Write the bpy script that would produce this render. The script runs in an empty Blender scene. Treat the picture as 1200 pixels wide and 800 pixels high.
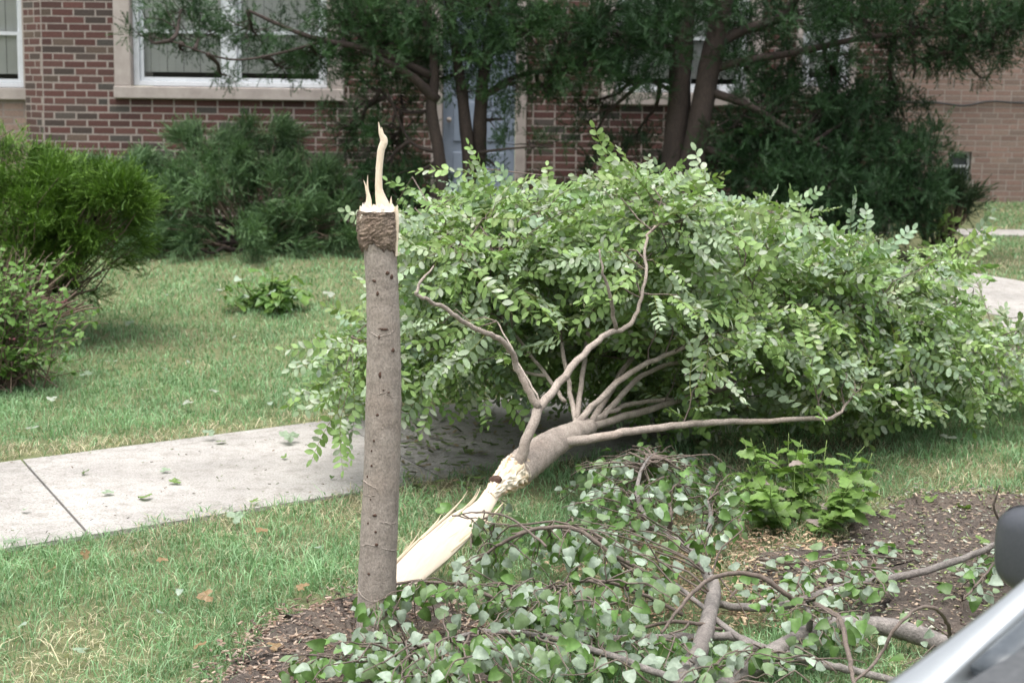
import bpy, math, random
import numpy as np
from mathutils import Matrix, Vector

# ------------------------------------------------------------------ camera, sky, sun, exposure
F, EYE = 1900.0, 1.6                       # focal length in pixels of a 1200 px wide picture, eye height
PITCH, ROLL = math.radians(9.05), math.radians(0.8)
def _rx(a): c, s = math.cos(a), math.sin(a); return np.array([[1, 0, 0], [0, c, -s], [0, s, c]])
def _rz(a): c, s = math.cos(a), math.sin(a); return np.array([[c, -s, 0], [s, c, 0], [0, 0, 1]])
CM = _rx(math.pi/2 - PITCH) @ _rz(ROLL)
scene = bpy.context.scene
col = scene.collection
cam = bpy.data.cameras.new('camera'); camo = bpy.data.objects.new('camera', cam); col.objects.link(camo)
mw = np.eye(4); mw[:3, :3] = CM; mw[:3, 3] = (0, 0, EYE)
camo.matrix_world = Matrix(mw.tolist())
cam.sensor_width = 36; cam.lens = 36*F/1200; cam.clip_start = 0.05; cam.clip_end = 2000
cam.dof.use_dof = True; cam.dof.focus_distance = 5.1; cam.dof.aperture_fstop = 6.0
scene.camera = camo
SUN_EL, SUN_AZ = math.radians(76), math.radians(205)      # azimuth measured clockwise from +Y
world = bpy.data.worlds.new('World'); scene.world = world; world.use_nodes = True
nt = world.node_tree
sky = nt.nodes.new('ShaderNodeTexSky'); sky.sky_type = 'NISHITA'; sky.sun_disc = False
sky.sun_elevation = SUN_EL; sky.sun_rotation = SUN_AZ; sky.dust_density = 6; sky.air_density = 1.0; sky.ozone_density = 0.6
hs = nt.nodes.new('ShaderNodeHueSaturation'); hs.inputs['Saturation'].default_value = 0.3      # overcast: a grey sky
nt.links.new(sky.outputs[0], hs.inputs['Color']); nt.links.new(hs.outputs[0], nt.nodes['Background'].inputs[0]); nt.nodes['Background'].inputs[1].default_value = 0.15
sl = bpy.data.lights.new('sun', 'SUN'); sl.energy = 1.0; sl.angle = math.radians(60); sl.color = (1, 0.96, 0.9)
so = bpy.data.objects.new('sun', sl); col.objects.link(so)
sd = Vector((math.sin(SUN_AZ)*math.cos(SUN_EL), math.cos(SUN_AZ)*math.cos(SUN_EL), math.sin(SUN_EL)))
so.rotation_euler = sd.to_track_quat('Z', 'Y').to_euler()
so.location = (0, 0, 30)
vs = scene.view_settings
vs.view_transform = 'Standard'; vs.look = 'None'; vs.gamma = 1; vs.exposure = 1.15; vs.use_curve_mapping = False

rng = np.random.default_rng(7)
random.seed(7)

# ------------------------------------------------------------------ helpers
def ray(u, v): return CM @ np.array([(u-600)/F, -(v-400)/F, -1.0])
def at(u, v, D):                            # the point seen at a photo position, at D metres away
    d = ray(u, v); return np.array([0, 0, EYE]) + d*(D/d[1])
def gz(x, y):                               # the lawn rises gently towards the houses
    t = np.clip((np.asarray(y, float)-8)/7, 0, 1)
    return 0.25*t*t*(3-2*t)
def gpt(u, v, h=0.0):                       # point h above the lawn
    D = 6.0
    d = ray(u, v); z = h
    for _ in range(12):
        t = (z-EYE)/d[2]; p = np.array([0, 0, EYE])+d*t; z = float(gz(p[0], p[1]))+h
    return p
SA, SL = np.array([0.8, 0.6]), np.array([-0.6, 0.8])       # street axes: along the kerb, across it
def st(a, l): return SA*a + SL*l

def vnoise(x, y, s=1.0, seed=0):
    x = np.asarray(x, float)/s; y = np.asarray(y, float)/s
    r = np.random.default_rng(seed).random((64, 64))
    i, j = np.floor(x).astype(int), np.floor(y).astype(int); fx, fy = x-i, y-j
    fx = fx*fx*(3-2*fx); fy = fy*fy*(3-2*fy)
    a = r[i % 64, j % 64]; b = r[(i+1) % 64, j % 64]; c = r[i % 64, (j+1) % 64]; d = r[(i+1) % 64, (j+1) % 64]
    return (a*(1-fx)+b*fx)*(1-fy)+(c*(1-fx)+d*fx)*fy

def np_mesh(name, V, faces, C=None, smooth=False):
    """faces: list of (n,k) arrays; C: per-vertex rgb"""
    V = np.asarray(V, np.float32)
    me = bpy.data.meshes.new(name)
    me.vertices.add(len(V)); me.vertices.foreach_set('co', V.ravel())
    faces = [np.asarray(f, np.int32) for f in faces if len(f)]
    loops = np.concatenate([f.ravel() for f in faces]); sizes = np.concatenate([np.full(len(f), f.shape[1], np.int32) for f in faces])
    starts = np.concatenate([[0], np.cumsum(sizes)[:-1]]).astype(np.int32)
    me.loops.add(len(loops)); me.loops.foreach_set('vertex_index', loops)
    me.polygons.add(len(sizes)); me.polygons.foreach_set('loop_start', starts)
    me.polygons.foreach_set('use_smooth', np.full(len(sizes), bool(smooth)))
    if C is not None:
        a = me.color_attributes.new('Col', 'FLOAT_COLOR', 'POINT')
        c4 = np.ones((len(V), 4), np.float32); c4[:, :3] = C
        a.data.foreach_set('color', c4.ravel())
    me.update(); me.validate()
    return me

class MB:                                    # mesh builder
    def __init__(s): s.v = []; s.f = {}; s.c = []; s.n = 0
    def add(s, V, faces, c=None):
        V = np.asarray(V, float)
        for f in faces:
            f = np.asarray(f, int)
            if len(f): s.f.setdefault(f.shape[1], []).append(f+s.n)
        s.v.append(V)
        c = (1, 1, 1) if c is None else c
        s.c.append(np.broadcast_to(np.asarray(c, float), (len(V), 3)))
        s.n += len(V)
        return s
    def box(s, a, b, c=None, M=None):
        (x0, y0, z0), (x1, y1, z1) = a, b
        V = np.array([[x0, y0, z0], [x1, y0, z0], [x1, y1, z0], [x0, y1, z0], [x0, y0, z1], [x1, y0, z1], [x1, y1, z1], [x0, y1, z1]], float)
        if M is not None: V = V @ M.T
        return s.add(V, [[[0, 3, 2, 1], [4, 5, 6, 7], [0, 1, 5, 4], [1, 2, 6, 5], [2, 3, 7, 6], [3, 0, 4, 7]]], c)
    def bbox(s, a, b, r, c=None):            # box with chamfered edges on all sides
        a = np.array(a, float); b = np.array(b, float)
        V = []; idx = {}
        for ax in range(3):
            for sg in (0, 1):
                for i in (0, 1):
                    for j in (0, 1):
                        p = np.zeros(3); o = [k for k in range(3) if k != ax]
                        p[ax] = (a, b)[sg][ax]
                        p[o[0]] = a[o[0]]+r if i == 0 else b[o[0]]-r
                        p[o[1]] = a[o[1]]+r if j == 0 else b[o[1]]-r
                        key = [0, 0, 0]; key[ax] = sg; key[o[0]] = i; key[o[1]] = j
                        idx[(ax, tuple(key))] = len(V); V.append(p)
        q = []; t = []
        ctr = (a+b)/2
        def put(lst, f):
            P = np.array([V[i] for i in f]); n = np.cross(P[1]-P[0], P[2]-P[0])
            lst.append(f if np.dot(n, P.mean(0)-ctr) > 0 else f[::-1])
        for ax in range(3):
            o = [k for k in range(3) if k != ax]
            for sg in (0, 1):
                f = []
                for i, j in ((0, 0), (1, 0), (1, 1), (0, 1)):
                    key = [0, 0, 0]; key[ax] = sg; key[o[0]] = i; key[o[1]] = j; f.append(idx[(ax, tuple(key))])
                put(q, f)
        for ax in range(3):                  # edges along ax
            o = [k for k in range(3) if k != ax]
            for i in (0, 1):
                for j in (0, 1):
                    ks = []
                    for e in (0, 1):
                        key = [0, 0, 0]; key[ax] = e; key[o[0]] = i; key[o[1]] = j; ks.append(tuple(key))
                    put(q, [idx[(o[0], ks[0])], idx[(o[0], ks[1])], idx[(o[1], ks[1])], idx[(o[1], ks[0])]])
        for i in (0, 1):
            for j in (0, 1):
                for k in (0, 1):
                    put(t, [idx[(0, (i, j, k))], idx[(1, (i, j, k))], idx[(2, (i, j, k))]])
        return s.add(V, [q, t], c)
    def tube(s, P, R, n=8, c=None, bump=0, seed=0, cap=True):
        V, Fq, Ft = tube_geo(P, R, n, bump, seed, cap)
        return s.add(V, [Fq, Ft], c)
    def mesh(s, name, smooth=False, off=(0, 0, 0)):
        V = np.concatenate(s.v)-np.asarray(off); C = np.concatenate(s.c)
        return np_mesh(name, V, [np.concatenate(f) for f in s.f.values()], C, smooth)

def smooth_path(P, k=6):
    """Catmull-Rom through the points, k steps for each span"""
    P = np.asarray(P, float)
    if len(P) < 3: return np.array([P[0]+(P[-1]-P[0])*t for t in np.linspace(0, 1, k+1)])
    Q = np.vstack([2*P[0]-P[1], P, 2*P[-1]-P[-2]]); out = []
    for i in range(1, len(Q)-2):
        for t in np.linspace(0, 1, k, endpoint=False):
            a, b, c, d = Q[i-1], Q[i], Q[i+1], Q[i+2]
            out.append(0.5*((2*b)+(-a+c)*t+(2*a-5*b+4*c-d)*t*t+(-a+3*b-3*c+d)*t**3))
    out.append(P[-1]); return np.array(out)
def tube_geo(P, R, n=8, bump=0, seed=0, cap=True):
    P = np.asarray(P, float); m = len(P)
    R = np.interp(np.linspace(0, 1, m), np.linspace(0, 1, len(np.atleast_1d(R))), np.atleast_1d(R)) if len(np.atleast_1d(R)) != m else np.asarray(R, float)
    T = np.gradient(P, axis=0); T /= np.linalg.norm(T, axis=1)[:, None]+1e-9
    ref = np.array([0.13, 0.31, 1.0]) if abs(T[0, 2]) < 0.9 else np.array([0.2, 1, 0.1])
    N = np.cross(T[0], ref); N /= np.linalg.norm(N)
    ang = np.arange(n)*2*math.pi/n
    V = np.empty((m, n, 3)); r = np.random.default_rng(seed)
    for i in range(m):
        N = N-T[i]*np.dot(N, T[i]); N /= np.linalg.norm(N)+1e-9; B = np.cross(T[i], N)
        rr = R[i]*(1+(bump*(r.random(n)-0.5) if bump else 0))
        V[i] = P[i]+(np.cos(ang)*rr)[:, None]*N+(np.sin(ang)*rr)[:, None]*B
    i = np.arange(m-1)[:, None]*n; j = np.arange(n); j2 = (j+1) % n
    Fq = np.stack([i+j, i+j2, i+n+j2, i+n+j], -1).reshape(-1, 4)
    V = V.reshape(-1, 3); Ft = np.zeros((0, 3), int)
    if cap:
        V = np.vstack([V, P[0], P[-1]]); k = m*n
        Ft = np.vstack([np.stack([j2, j, np.full(n, k)], -1), np.stack([(m-1)*n+j, (m-1)*n+j2, np.full(n, k+1)], -1)])
    return V, Fq, Ft
def frames(A, Nn):
    """rotation matrices with y = axis A, z near Nn   (k,3),(k,3) -> (k,3,3) columns x,y,z"""
    A = A/(np.linalg.norm(A, axis=-1, keepdims=True)+1e-9)
    Z = Nn-A*np.sum(A*Nn, -1, keepdims=True); Z /= np.linalg.norm(Z, axis=-1, keepdims=True)+1e-9
    X = np.cross(A, Z)
    return np.stack([X, A, Z], -1)
def scatter(tv, tf, pos, M, scale, C, tc=None):
    """copies of a template joined: returns V, F, C arrays"""
    k, nv = len(pos), len(tv)
    V = np.einsum('kij,vj->kvi', M, tv)*np.asarray(scale).reshape(-1, 1, 1)+pos[:, None, :]
    Fc = (tf[None]+(np.arange(k)*nv)[:, None, None]).reshape(-1, tf.shape[1])
    Cc = np.repeat(np.asarray(C)[:, None, :], nv, 1)
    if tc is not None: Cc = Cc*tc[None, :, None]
    return V.reshape(-1, 3), Fc, Cc.reshape(-1, 3)

ROOT = {}
def tag(o, label, cat, group=None, kind=None):
    o['label'] = label; o['category'] = cat
    if group: o['group'] = group
    if kind: o['kind'] = kind
    return o
def thing(name, label, cat, loc=(0, 0, 0), group=None):
    o = bpy.data.objects.new(name, None); col.objects.link(o); o.location = [float(c) for c in loc]; o.empty_display_size = 0.1
    ROOT[o] = np.array(loc, float)
    return tag(o, label, cat, group)
def setm(me, m):
    if not me.materials: me.materials.append(m)
    return me
def part(name, mb, mat, parent, smooth=False, kind=None):    # geometry given in world coordinates
    off = ROOT[parent]
    me = mb.mesh(name, smooth, off) if isinstance(mb, MB) else mb
    o = bpy.data.objects.new(name, setm(me, mat)); col.objects.link(o); o.parent = parent; ROOT[o] = off
    if kind: o['kind'] = kind
    return o
def solo(name, mb, mat, loc=(0, 0, 0), smooth=False, kind=None):  # a top-level mesh
    me = mb.mesh(name, smooth, loc) if isinstance(mb, MB) else mb
    o = bpy.data.objects.new(name, setm(me, mat)); col.objects.link(o); o.location = [float(c) for c in loc]; ROOT[o] = np.array(loc, float)
    if kind: o['kind'] = kind
    return o
def piece(name, me, parent, pos, M=None, s=1.0):             # a shared-mesh part
    o = bpy.data.objects.new(name, me); col.objects.link(o); o.parent = parent
    R = np.eye(4)
    R[:3, :3] = (np.eye(3) if M is None else M)*s; R[:3, 3] = np.asarray(pos)-ROOT[parent]
    o.matrix_local = Matrix(R.tolist())
    return o

# ------------------------------------------------------------------ materials
def mat(name): 
    m = bpy.data.materials.new(name); m.use_nodes = True
    return m, m.node_tree, m.node_tree.nodes['Principled BSDF']
def N(t, typ, **kw):
    n = t.nodes.new(typ)
    for k, v in kw.items(): setattr(n, k, v)
    return n
def ramp(t, fac, stops):
    r = N(t, 'ShaderNodeValToRGB'); e = r.color_ramp.elements
    while len(e) < len(stops): e.new(0.5)
    for i, (p, c) in enumerate(stops): e[i].position = p; e[i].color = (*c, 1)
    t.links.new(fac, r.inputs[0]); return r.outputs[0]
def noise(t, scale, detail=4, rough=0.55, coord='Object', sc=None):
    tc = N(t, 'ShaderNodeTexCoord'); n = N(t, 'ShaderNodeTexNoise'); n.inputs['Scale'].default_value = scale
    n.inputs['Detail'].default_value = detail; n.inputs['Roughness'].default_value = rough
    src = tc.outputs[coord]
    if sc:
        mp = N(t, 'ShaderNodeMapping'); mp.inputs['Scale'].default_value = sc; t.links.new(src, mp.inputs[0]); src = mp.outputs[0]
    t.links.new(src, n.inputs['Vector']); return n.outputs['Fac']
def bump(t, p, h, strength=0.5, dist=0.01):
    b = N(t, 'ShaderNodeBump'); b.inputs['Strength'].default_value = strength; b.inputs['Distance'].default_value = dist
    t.links.new(h, b.inputs['Height']); t.links.new(b.outputs[0], p.inputs['Normal']); return b
def mix(t, a, b, fac, mode='MIX'):
    m = N(t, 'ShaderNodeMix', data_type='RGBA', blend_type=mode)
    for s, v in ((m.inputs[6], a), (m.inputs[7], b), (m.inputs[0], fac)):
        if isinstance(v, bpy.types.NodeSocket): t.links.new(v, s)
        else: s.default_value = (*v, 1) if isinstance(v, tuple) else v
    return m.outputs[2]
def attr(t): 
    a = N(t, 'ShaderNodeAttribute'); a.attribute_name = 'Col'; return a.outputs['Color']

def simple(name, c1, c2, scale=20, rough=0.8, bs=0.4, bd=0.005, metal=0, sc=None, detail=5, coord='Object'):
    m, t, p = mat(name)
    n = noise(t, scale, detail, 0.6, coord, sc)
    t.links.new(ramp(t, n, [(0.3, c1), (0.7, c2)]), p.inputs['Base Color'])
    p.inputs['Roughness'].default_value = rough; p.inputs['Metallic'].default_value = metal
    if bs: bump(t, p, n, bs, bd)
    return m
def leafmat(name, trans=0.3, rough=0.5, spec=0.35, var=60):
    m, t, p = mat(name)
    c = attr(t); n = noise(t, var, 3)
    c2 = mix(t, c, ramp(t, n, [(0.3, (0.72, 0.72, 0.72)), (0.7, (1.15, 1.15, 1.15))]), 1.0, 'MULTIPLY')
    t.links.new(c2, p.inputs['Base Color']); p.inputs['Roughness'].default_value = rough; p.inputs['Specular IOR Level'].default_value = spec
    tr = N(t, 'ShaderNodeBsdfTranslucent'); mx = N(t, 'ShaderNodeMixShader'); mx.inputs[0].default_value = trans
    tint = mix(t, c2, (1.0, 1.12, 0.6), 1.0, 'MULTIPLY')
    t.links.new(tint, tr.inputs[0]); t.links.new(p.outputs[0], mx.inputs[1]); t.links.new(tr.outputs[0], mx.inputs[2])
    t.links.new(mx.outputs[0], t.nodes['Material Output'].inputs[0]); return m
def colmat(name, rough=0.85, scale=80, lo=0.75, hi=1.2, bs=0.5, bd=0.004, sc=None):
    m, t, p = mat(name)
    n = noise(t, scale, 5, 0.65, 'Object', sc)
    t.links.new(mix(t, attr(t), ramp(t, n, [(0.3, (lo,)*3), (0.7, (hi,)*3)]), 1.0, 'MULTIPLY'), p.inputs['Base Color'])
    p.inputs['Roughness'].default_value = rough
    if bs: bump(t, p, n, bs, bd)
    return m

M_leaf = leafmat('leaf', 0.28, 0.42, 0.4)
M_needle = leafmat('needle', 0.15, 0.55, 0.25, 9)
M_grass = leafmat('grass_blade', 0.25, 0.55, 0.25, 3)
M_brick = colmat('fired_brick', 0.9, 60, 0.72, 1.2, 0.5, 0.004)
M_mortar = simple('mortar', (0.225, 0.195, 0.175), (0.32, 0.28, 0.255), 30, 0.95)
M_stone = simple('limestone', (0.29, 0.255, 0.235), (0.39, 0.35, 0.325), 9, 0.9, 0.3, 0.004)
M_chip = colmat('wood_chip', 0.9, 120)
M_wood = colmat('split_wood', 0.75, 40, 0.86, 1.08, 0.7, 0.003, (14, 14, 1.2))
M_white = simple('white_paint', (0.50, 0.53, 0.56), (0.58, 0.61, 0.64), 14, 0.5, 0.1, 0.002)
M_door = simple('blue_grey_paint', (0.22, 0.27, 0.35), (0.26, 0.31, 0.39), 6, 0.45, 0.08, 0.002)
M_black = simple('black_rubber', (0.012, 0.012, 0.013), (0.025, 0.025, 0.027), 40, 0.55, 0.1, 0.001)
M_bark2 = None
def barkmat(name, c1, c2, c3, sc=(1, 1, 1), s=22, bd=0.006):
    m, t, p = mat(name)
    n1 = noise(t, s, 6, 0.65, 'Object', sc); n2 = noise(t, s*6, 4, 0.7, 'Object', sc); n3 = noise(t, 5, 3)
    a = mix(t, ramp(t, n1, [(0.3, c1), (0.68, c2)]), c3, ramp(t, n3, [(0.52, (0, 0, 0)), (0.75, (0.8, 0.8, 0.8))]))
    t.links.new(mix(t, a, ramp(t, n2, [(0.35, (0.6, 0.6, 0.6)), (0.6, (1.1, 1.1, 1.1))]), 0.8, 'MULTIPLY'), p.inputs['Base Color'])
    p.inputs['Roughness'].default_value = 0.88
    ad = N(t, 'ShaderNodeMath', operation='ADD'); t.links.new(n1, ad.inputs[0]); t.links.new(n2, ad.inputs[1])
    bump(t, p, ad.outputs[0], 0.7, bd); return m
M_trunk = barkmat('grey_trunk_bark', (0.24, 0.205, 0.175), (0.37, 0.325, 0.285), (0.29, 0.23, 0.185), (1.3, 1.3, .9), 22, 0.004)
M_collar = barkmat('rough_torn_bark', (0.11, 0.082, 0.065), (0.38, 0.295, 0.225), (0.23, 0.145, 0.10), (1, 1, 0.6), 34, 0.02)
M_limb = barkmat('locust_limb_bark', (0.25, 0.21, 0.18), (0.43, 0.37, 0.32), (0.33, 0.265, 0.215), (1, 1, 1), 26)
M_lind = barkmat('linden_limb_bark', (0.115, 0.105, 0.098), (0.275, 0.25, 0.23), (0.17, 0.148, 0.135), (1, 1, 1), 24)
M_twig = barkmat('brown_twig_bark', (0.095, 0.075, 0.062), (0.20, 0.16, 0.135), (0.14, 0.105, 0.085), (1, 1, 1), 60, 0.002)
M_yewb = barkmat('yew_bark', (0.026, 0.019, 0.016), (0.056, 0.040, 0.033), (0.042, 0.028, 0.024), (1, 1, 0.3), 18, 0.012)
M_dead = barkmat('dead_twig_bark', (0.14, 0.10, 0.075), (0.24, 0.18, 0.14), (0.2, 0.13, 0.09), (1, 1, 1), 30)

def mk_ground():
    m, t, p = mat('lawn_soil')
    n1 = noise(t, 1.3, 5); n2 = noise(t, 40, 6, 0.7); n3 = noise(t, 7, 4)
    a = ramp(t, n2, [(0.3, (0.065, 0.05, 0.032)), (0.5, (0.13, 0.125, 0.06)), (0.7, (0.26, 0.215, 0.12))])
    g = ramp(t, n3, [(0.35, (0.075, 0.125, 0.04)), (0.65, (0.17, 0.20, 0.09))])
    t.links.new(mix(t, a, g, ramp(t, n1, [(0.35, (0.3, 0.3, 0.3)), (0.65, (0.75, 0.75, 0.75))])), p.inputs['Base Color'])
    p.inputs['Roughness'].default_value = 0.95; bump(t, p, n2, 0.8, 0.02); return m
M_lawn = mk_ground()
def mk_soil():
    m, t, p = mat('bare_soil')
    n1 = noise(t, 3, 5); n2 = noise(t, 55, 6, 0.72)
    a = ramp(t, n2, [(0.3, (0.05, 0.040, 0.034)), (0.52, (0.115, 0.092, 0.077)), (0.72, (0.22, 0.18, 0.15))])
    t.links.new(mix(t, a, (0.20, 0.155, 0.115), ramp(t, n1, [(0.5, (0, 0, 0)), (0.75, (0.55, 0.55, 0.55))])), p.inputs['Base Color'])
    p.inputs['Roughness'].default_value = 0.97; bump(t, p, n2, 1.0, 0.025); return m
M_soil = mk_soil()
def mk_conc(name, base):
    m, t, p = mat(name)
    n1 = noise(t, 2.2, 5); n2 = noise(t, 110, 5, 0.8); n3 = noise(t, 14, 6, 0.75)
    c = ramp(t, n1, [(0.3, tuple(b*0.74 for b in base)), (0.7, tuple(b*1.1 for b in base))])
    c = mix(t, c, ramp(t, n2, [(0.36, (0.5, 0.49, 0.47)), (0.5, (1, 1, 1)), (0.68, (1.18, 1.18, 1.18))]), 0.9, 'MULTIPLY')
    c = mix(t, c, ramp(t, n3, [(0.32, (0.6, 0.58, 0.54)), (0.52, (1, 1, 1))]), 0.8, 'MULTIPLY')
    t.links.new(c, p.inputs['Base Color']); p.inputs['Roughness'].default_value = 0.92
    bump(t, p, n2, 0.5, 0.004); return m
M_conc = mk_conc('weathered_concrete', (0.375, 0.36, 0.34))
M_kerb = mk_conc('kerb_concrete', (0.36, 0.34, 0.31))
M_road = simple('asphalt', (0.035, 0.035, 0.036), (0.065, 0.063, 0.06), 90, 0.92, 0.7, 0.006)
def glassmat(name, c, rough=0.06):
    m, t, p = mat(name)
    n = noise(t, 1.5, 3)
    t.links.new(ramp(t, n, [(0.3, c), (0.7, tuple(x*1.3 for x in c))]), p.inputs['Base Color'])
    p.inputs['Roughness'].default_value = rough; p.inputs['Specular IOR Level'].default_value = 0.8; p.inputs['IOR'].default_value = 1.5
    return m
def clearglass(name):
    m, t, p = mat(name)
    n = noise(t, 3, 3); t.links.new(ramp(t, n, [(0.3, (0.75, 0.8, 0.8)), (0.7, (0.85, 0.9, 0.9))]), p.inputs['Base Color'])
    p.inputs['Roughness'].default_value = 0.03
    tr = N(t, 'ShaderNodeBsdfTransparent'); tr.inputs[0].default_value = (0.93, 0.94, 0.93, 1); fr = N(t, 'ShaderNodeFresnel'); fr.inputs[0].default_value = 1.3
    gl = N(t, 'ShaderNodeBsdfGlossy'); gl.inputs['Roughness'].default_value = 0.12
    mx = N(t, 'ShaderNodeMixShader'); t.links.new(fr.outputs[0], mx.inputs[0]); t.links.new(tr.outputs[0], mx.inputs[1]); t.links.new(gl.outputs[0], mx.inputs[2])
    t.links.new(mx.outputs[0], t.nodes['Material Output'].inputs[0]); return m
M_pane = clearglass('window_pane_glass')
M_blind = simple('pale_blind', (0.58, 0.58, 0.57), (0.66, 0.66, 0.65), 4, 0.8, 0, 0)
M_dark = simple('dim_room', (0.03, 0.032, 0.034), (0.05, 0.05, 0.05), 2, 0.9, 0)
def carpaint():
    m, t, p = mat('silver_car_paint')
    n = noise(t, 900, 2); t.links.new(ramp(t, n, [(0.3, (0.36, 0.39, 0.405)), (0.7, (0.44, 0.465, 0.475))]), p.inputs['Base Color'])
    p.inputs['Metallic'].default_value = 0.75; p.inputs['Roughness'].default_value = 0.32; p.inputs['Coat Weight'].default_value = 0.6; p.inputs['Coat Roughness'].default_value = 0.05
    return m
M_paint = carpaint()
M_mirror = simple('grey_textured_plastic', (0.045, 0.05, 0.06), (0.065, 0.07, 0.08), 200, 0.38, 0.15, 0.001)
M_seal = simple('blue_grey_trim', (0.05, 0.06, 0.07), (0.075, 0.088, 0.10), 60, 0.3, 0.05, 0.001)
M_cowl = simple('dark_grey_plastic', (0.05, 0.055, 0.06), (0.08, 0.085, 0.09), 60, 0.6, 0.1, 0.001)

# ------------------------------------------------------------------ the setting: lawn, road, kerb, pavement
def axis(core0, core1, step, far):
    c = list(np.arange(core0, core1+1e-6, step)); a = core0; b = core1; w = step
    lo, hi = [], []
    while a > -far or b < far:
        w *= 1.5
        if a > -far: a -= w; lo.append(max(a, -far))
        if b < far: b += w; hi.append(min(b, far))
    return np.array(lo[::-1]+c+hi)
KERB = 1.78
def sheet(name, aa, ll, zf, m):
    A, Lg = np.meshgrid(aa, ll); X = A*SA[0]+Lg*SL[0]; Y = A*SA[1]+Lg*SL[1]
    V = np.stack([X, Y, zf(X, Y)], -1).reshape(-1, 3); n = len(aa)
    i = np.arange(len(ll)-1)[:, None]*n+np.arange(n-1)
    return solo(name, np_mesh(name, V, [np.stack([i, i+1, i+n+1, i+n], -1).reshape(-1, 4)], None, True), m, kind='structure')
aa = axis(-6, 30, 0.3, 350)
l2 = np.concatenate([np.arange(KERB, 26, 0.3), 26+np.cumsum(0.5*1.4**np.arange(16))])
def lawnz(X, Y):
    l = X*SL[0]+Y*SL[1]
    return gz(X, Y)-0.018+0.02*(vnoise(X+40, Y+40, 0.9, 3)-0.5)-.05*((l > 5.5) & (l < 6.5))
sheet('lawn', aa, l2, lawnz, M_lawn)
sheet('road', axis(-20, 20, 4, 350), np.linspace(-7, KERB-0.14, 6), lambda X, Y: X*0-0.172, M_road)
sheet('verge', axis(-20, 20, 4, 350), -7-np.cumsum(np.concatenate([[0.01], 1.0*1.45**np.arange(15)])), lambda X, Y: X*0-0.02, M_lawn)
kr = bpy.data.objects.new('kerb', None); col.objects.link(kr); ROOT[kr] = np.zeros(3); kr['kind'] = 'structure'
ROT = np.array([[SA[0], SL[0], 0], [SA[1], SL[1], 0], [0, 0, 1]])
mbk = MB().bbox((-1.496, -0.075, -0.24), (1.496, 0.075, 0.006), 0.015); kme = setm(mbk.mesh('kerb_stone'), M_kerb)
for k in range(-6, 12):
    p = st(k*3.0, KERB-0.072); piece('kerb_stone', kme, kr, (p[0], p[1], 0), ROT)

# pavement of separate slabs; edges as the photograph shows them, running parallel to the kerb
NEAR, FAR_ = 5.36, 6.62
walk = bpy.data.objects.new('sidewalk', None); col.objects.link(walk); ROOT[walk] = np.zeros(3); walk['kind'] = 'structure'
def slab(parent, c4, th=0.09, top=0.0, n=8, m=M_conc, gap=0.007, name='slab'):
    c4 = np.array(c4, float); ctr = c4.mean(0)
    e = []
    for p in c4: d = ctr-p; e.append(p+d/np.linalg.norm(d)*gap)
    c4 = np.array(e); mb = MB()
    t = np.linspace(0, 1, n); U, W = np.meshgrid(t, t)
    xy = (c4[0]*(1-U)[..., None]+c4[1]*U[..., None])*(1-W)[..., None]+(c4[3]*(1-U)[..., None]+c4[2]*U[..., None])*W[..., None]
    edge = (U < 1e-6) | (U > 1-1e-6) | (W < 1e-6) | (W > 1-1e-6)
    z = gz(xy[..., 0], xy[..., 1])+top-0.006*edge
    V = np.concatenate([xy, z[..., None]], -1).reshape(-1, 3)
    i = np.arange(n-1)[:, None]*n+np.arange(n-1); mb.add(V, [np.stack([i, i+1, i+n+1, i+n], -1).reshape(-1, 4)])
    ring = [k for k in range(n)]+[k*n+n-1 for k in range(1, n)]+[n*n-1-k for k in range(1, n)]+[(n-1-k)*n for k in range(1, n-1)]
    lo = V[ring].copy(); lo[:, 2] -= th; k = len(ring); a = np.arange(k); b = (a+1) % k
    mb.add(np.vstack([V[ring], lo]), [np.stack([b, a, a+k, b+k], -1)])
    return part(name, mb, m, parent)
def skew(a, l): return st(a+0.17*(l-NEAR), l)            # joints sit a little askew
j0 = 2.155                                                # the joint in view
for k in range(-4, 14):
    a0, a1 = j0+(k-1)*1.52, j0+k*1.52
    slab(walk, [skew(a0, NEAR), skew(a1, NEAR), skew(a1, FAR_), skew(a0, FAR_)])
fwalk = bpy.data.objects.new('front_walk', None); col.objects.link(fwalk); ROOT[fwalk] = np.zeros(3); fwalk['kind'] = 'structure'
for k in range(7):
    x = 4.25+k*1.2; slab(fwalk, [(x, 15.3+0.03*k), (x+1.2, 15.3+0.03*k), (x+1.2, 15.95+0.03*k), (x, 15.95+0.03*k)], n=4)
# where the fallen crown lies, a second walk leaves the pavement towards the far house
for k in range(4):
    p = [st(9.2, FAR_+0.02+k*1.25), st(10.5, FAR_+0.02+k*1.25), st(10.5, FAR_+1.27+k*1.25), st(9.2, FAR_+1.27+k*1.25)]
    slab(fwalk, p, n=5)

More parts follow.
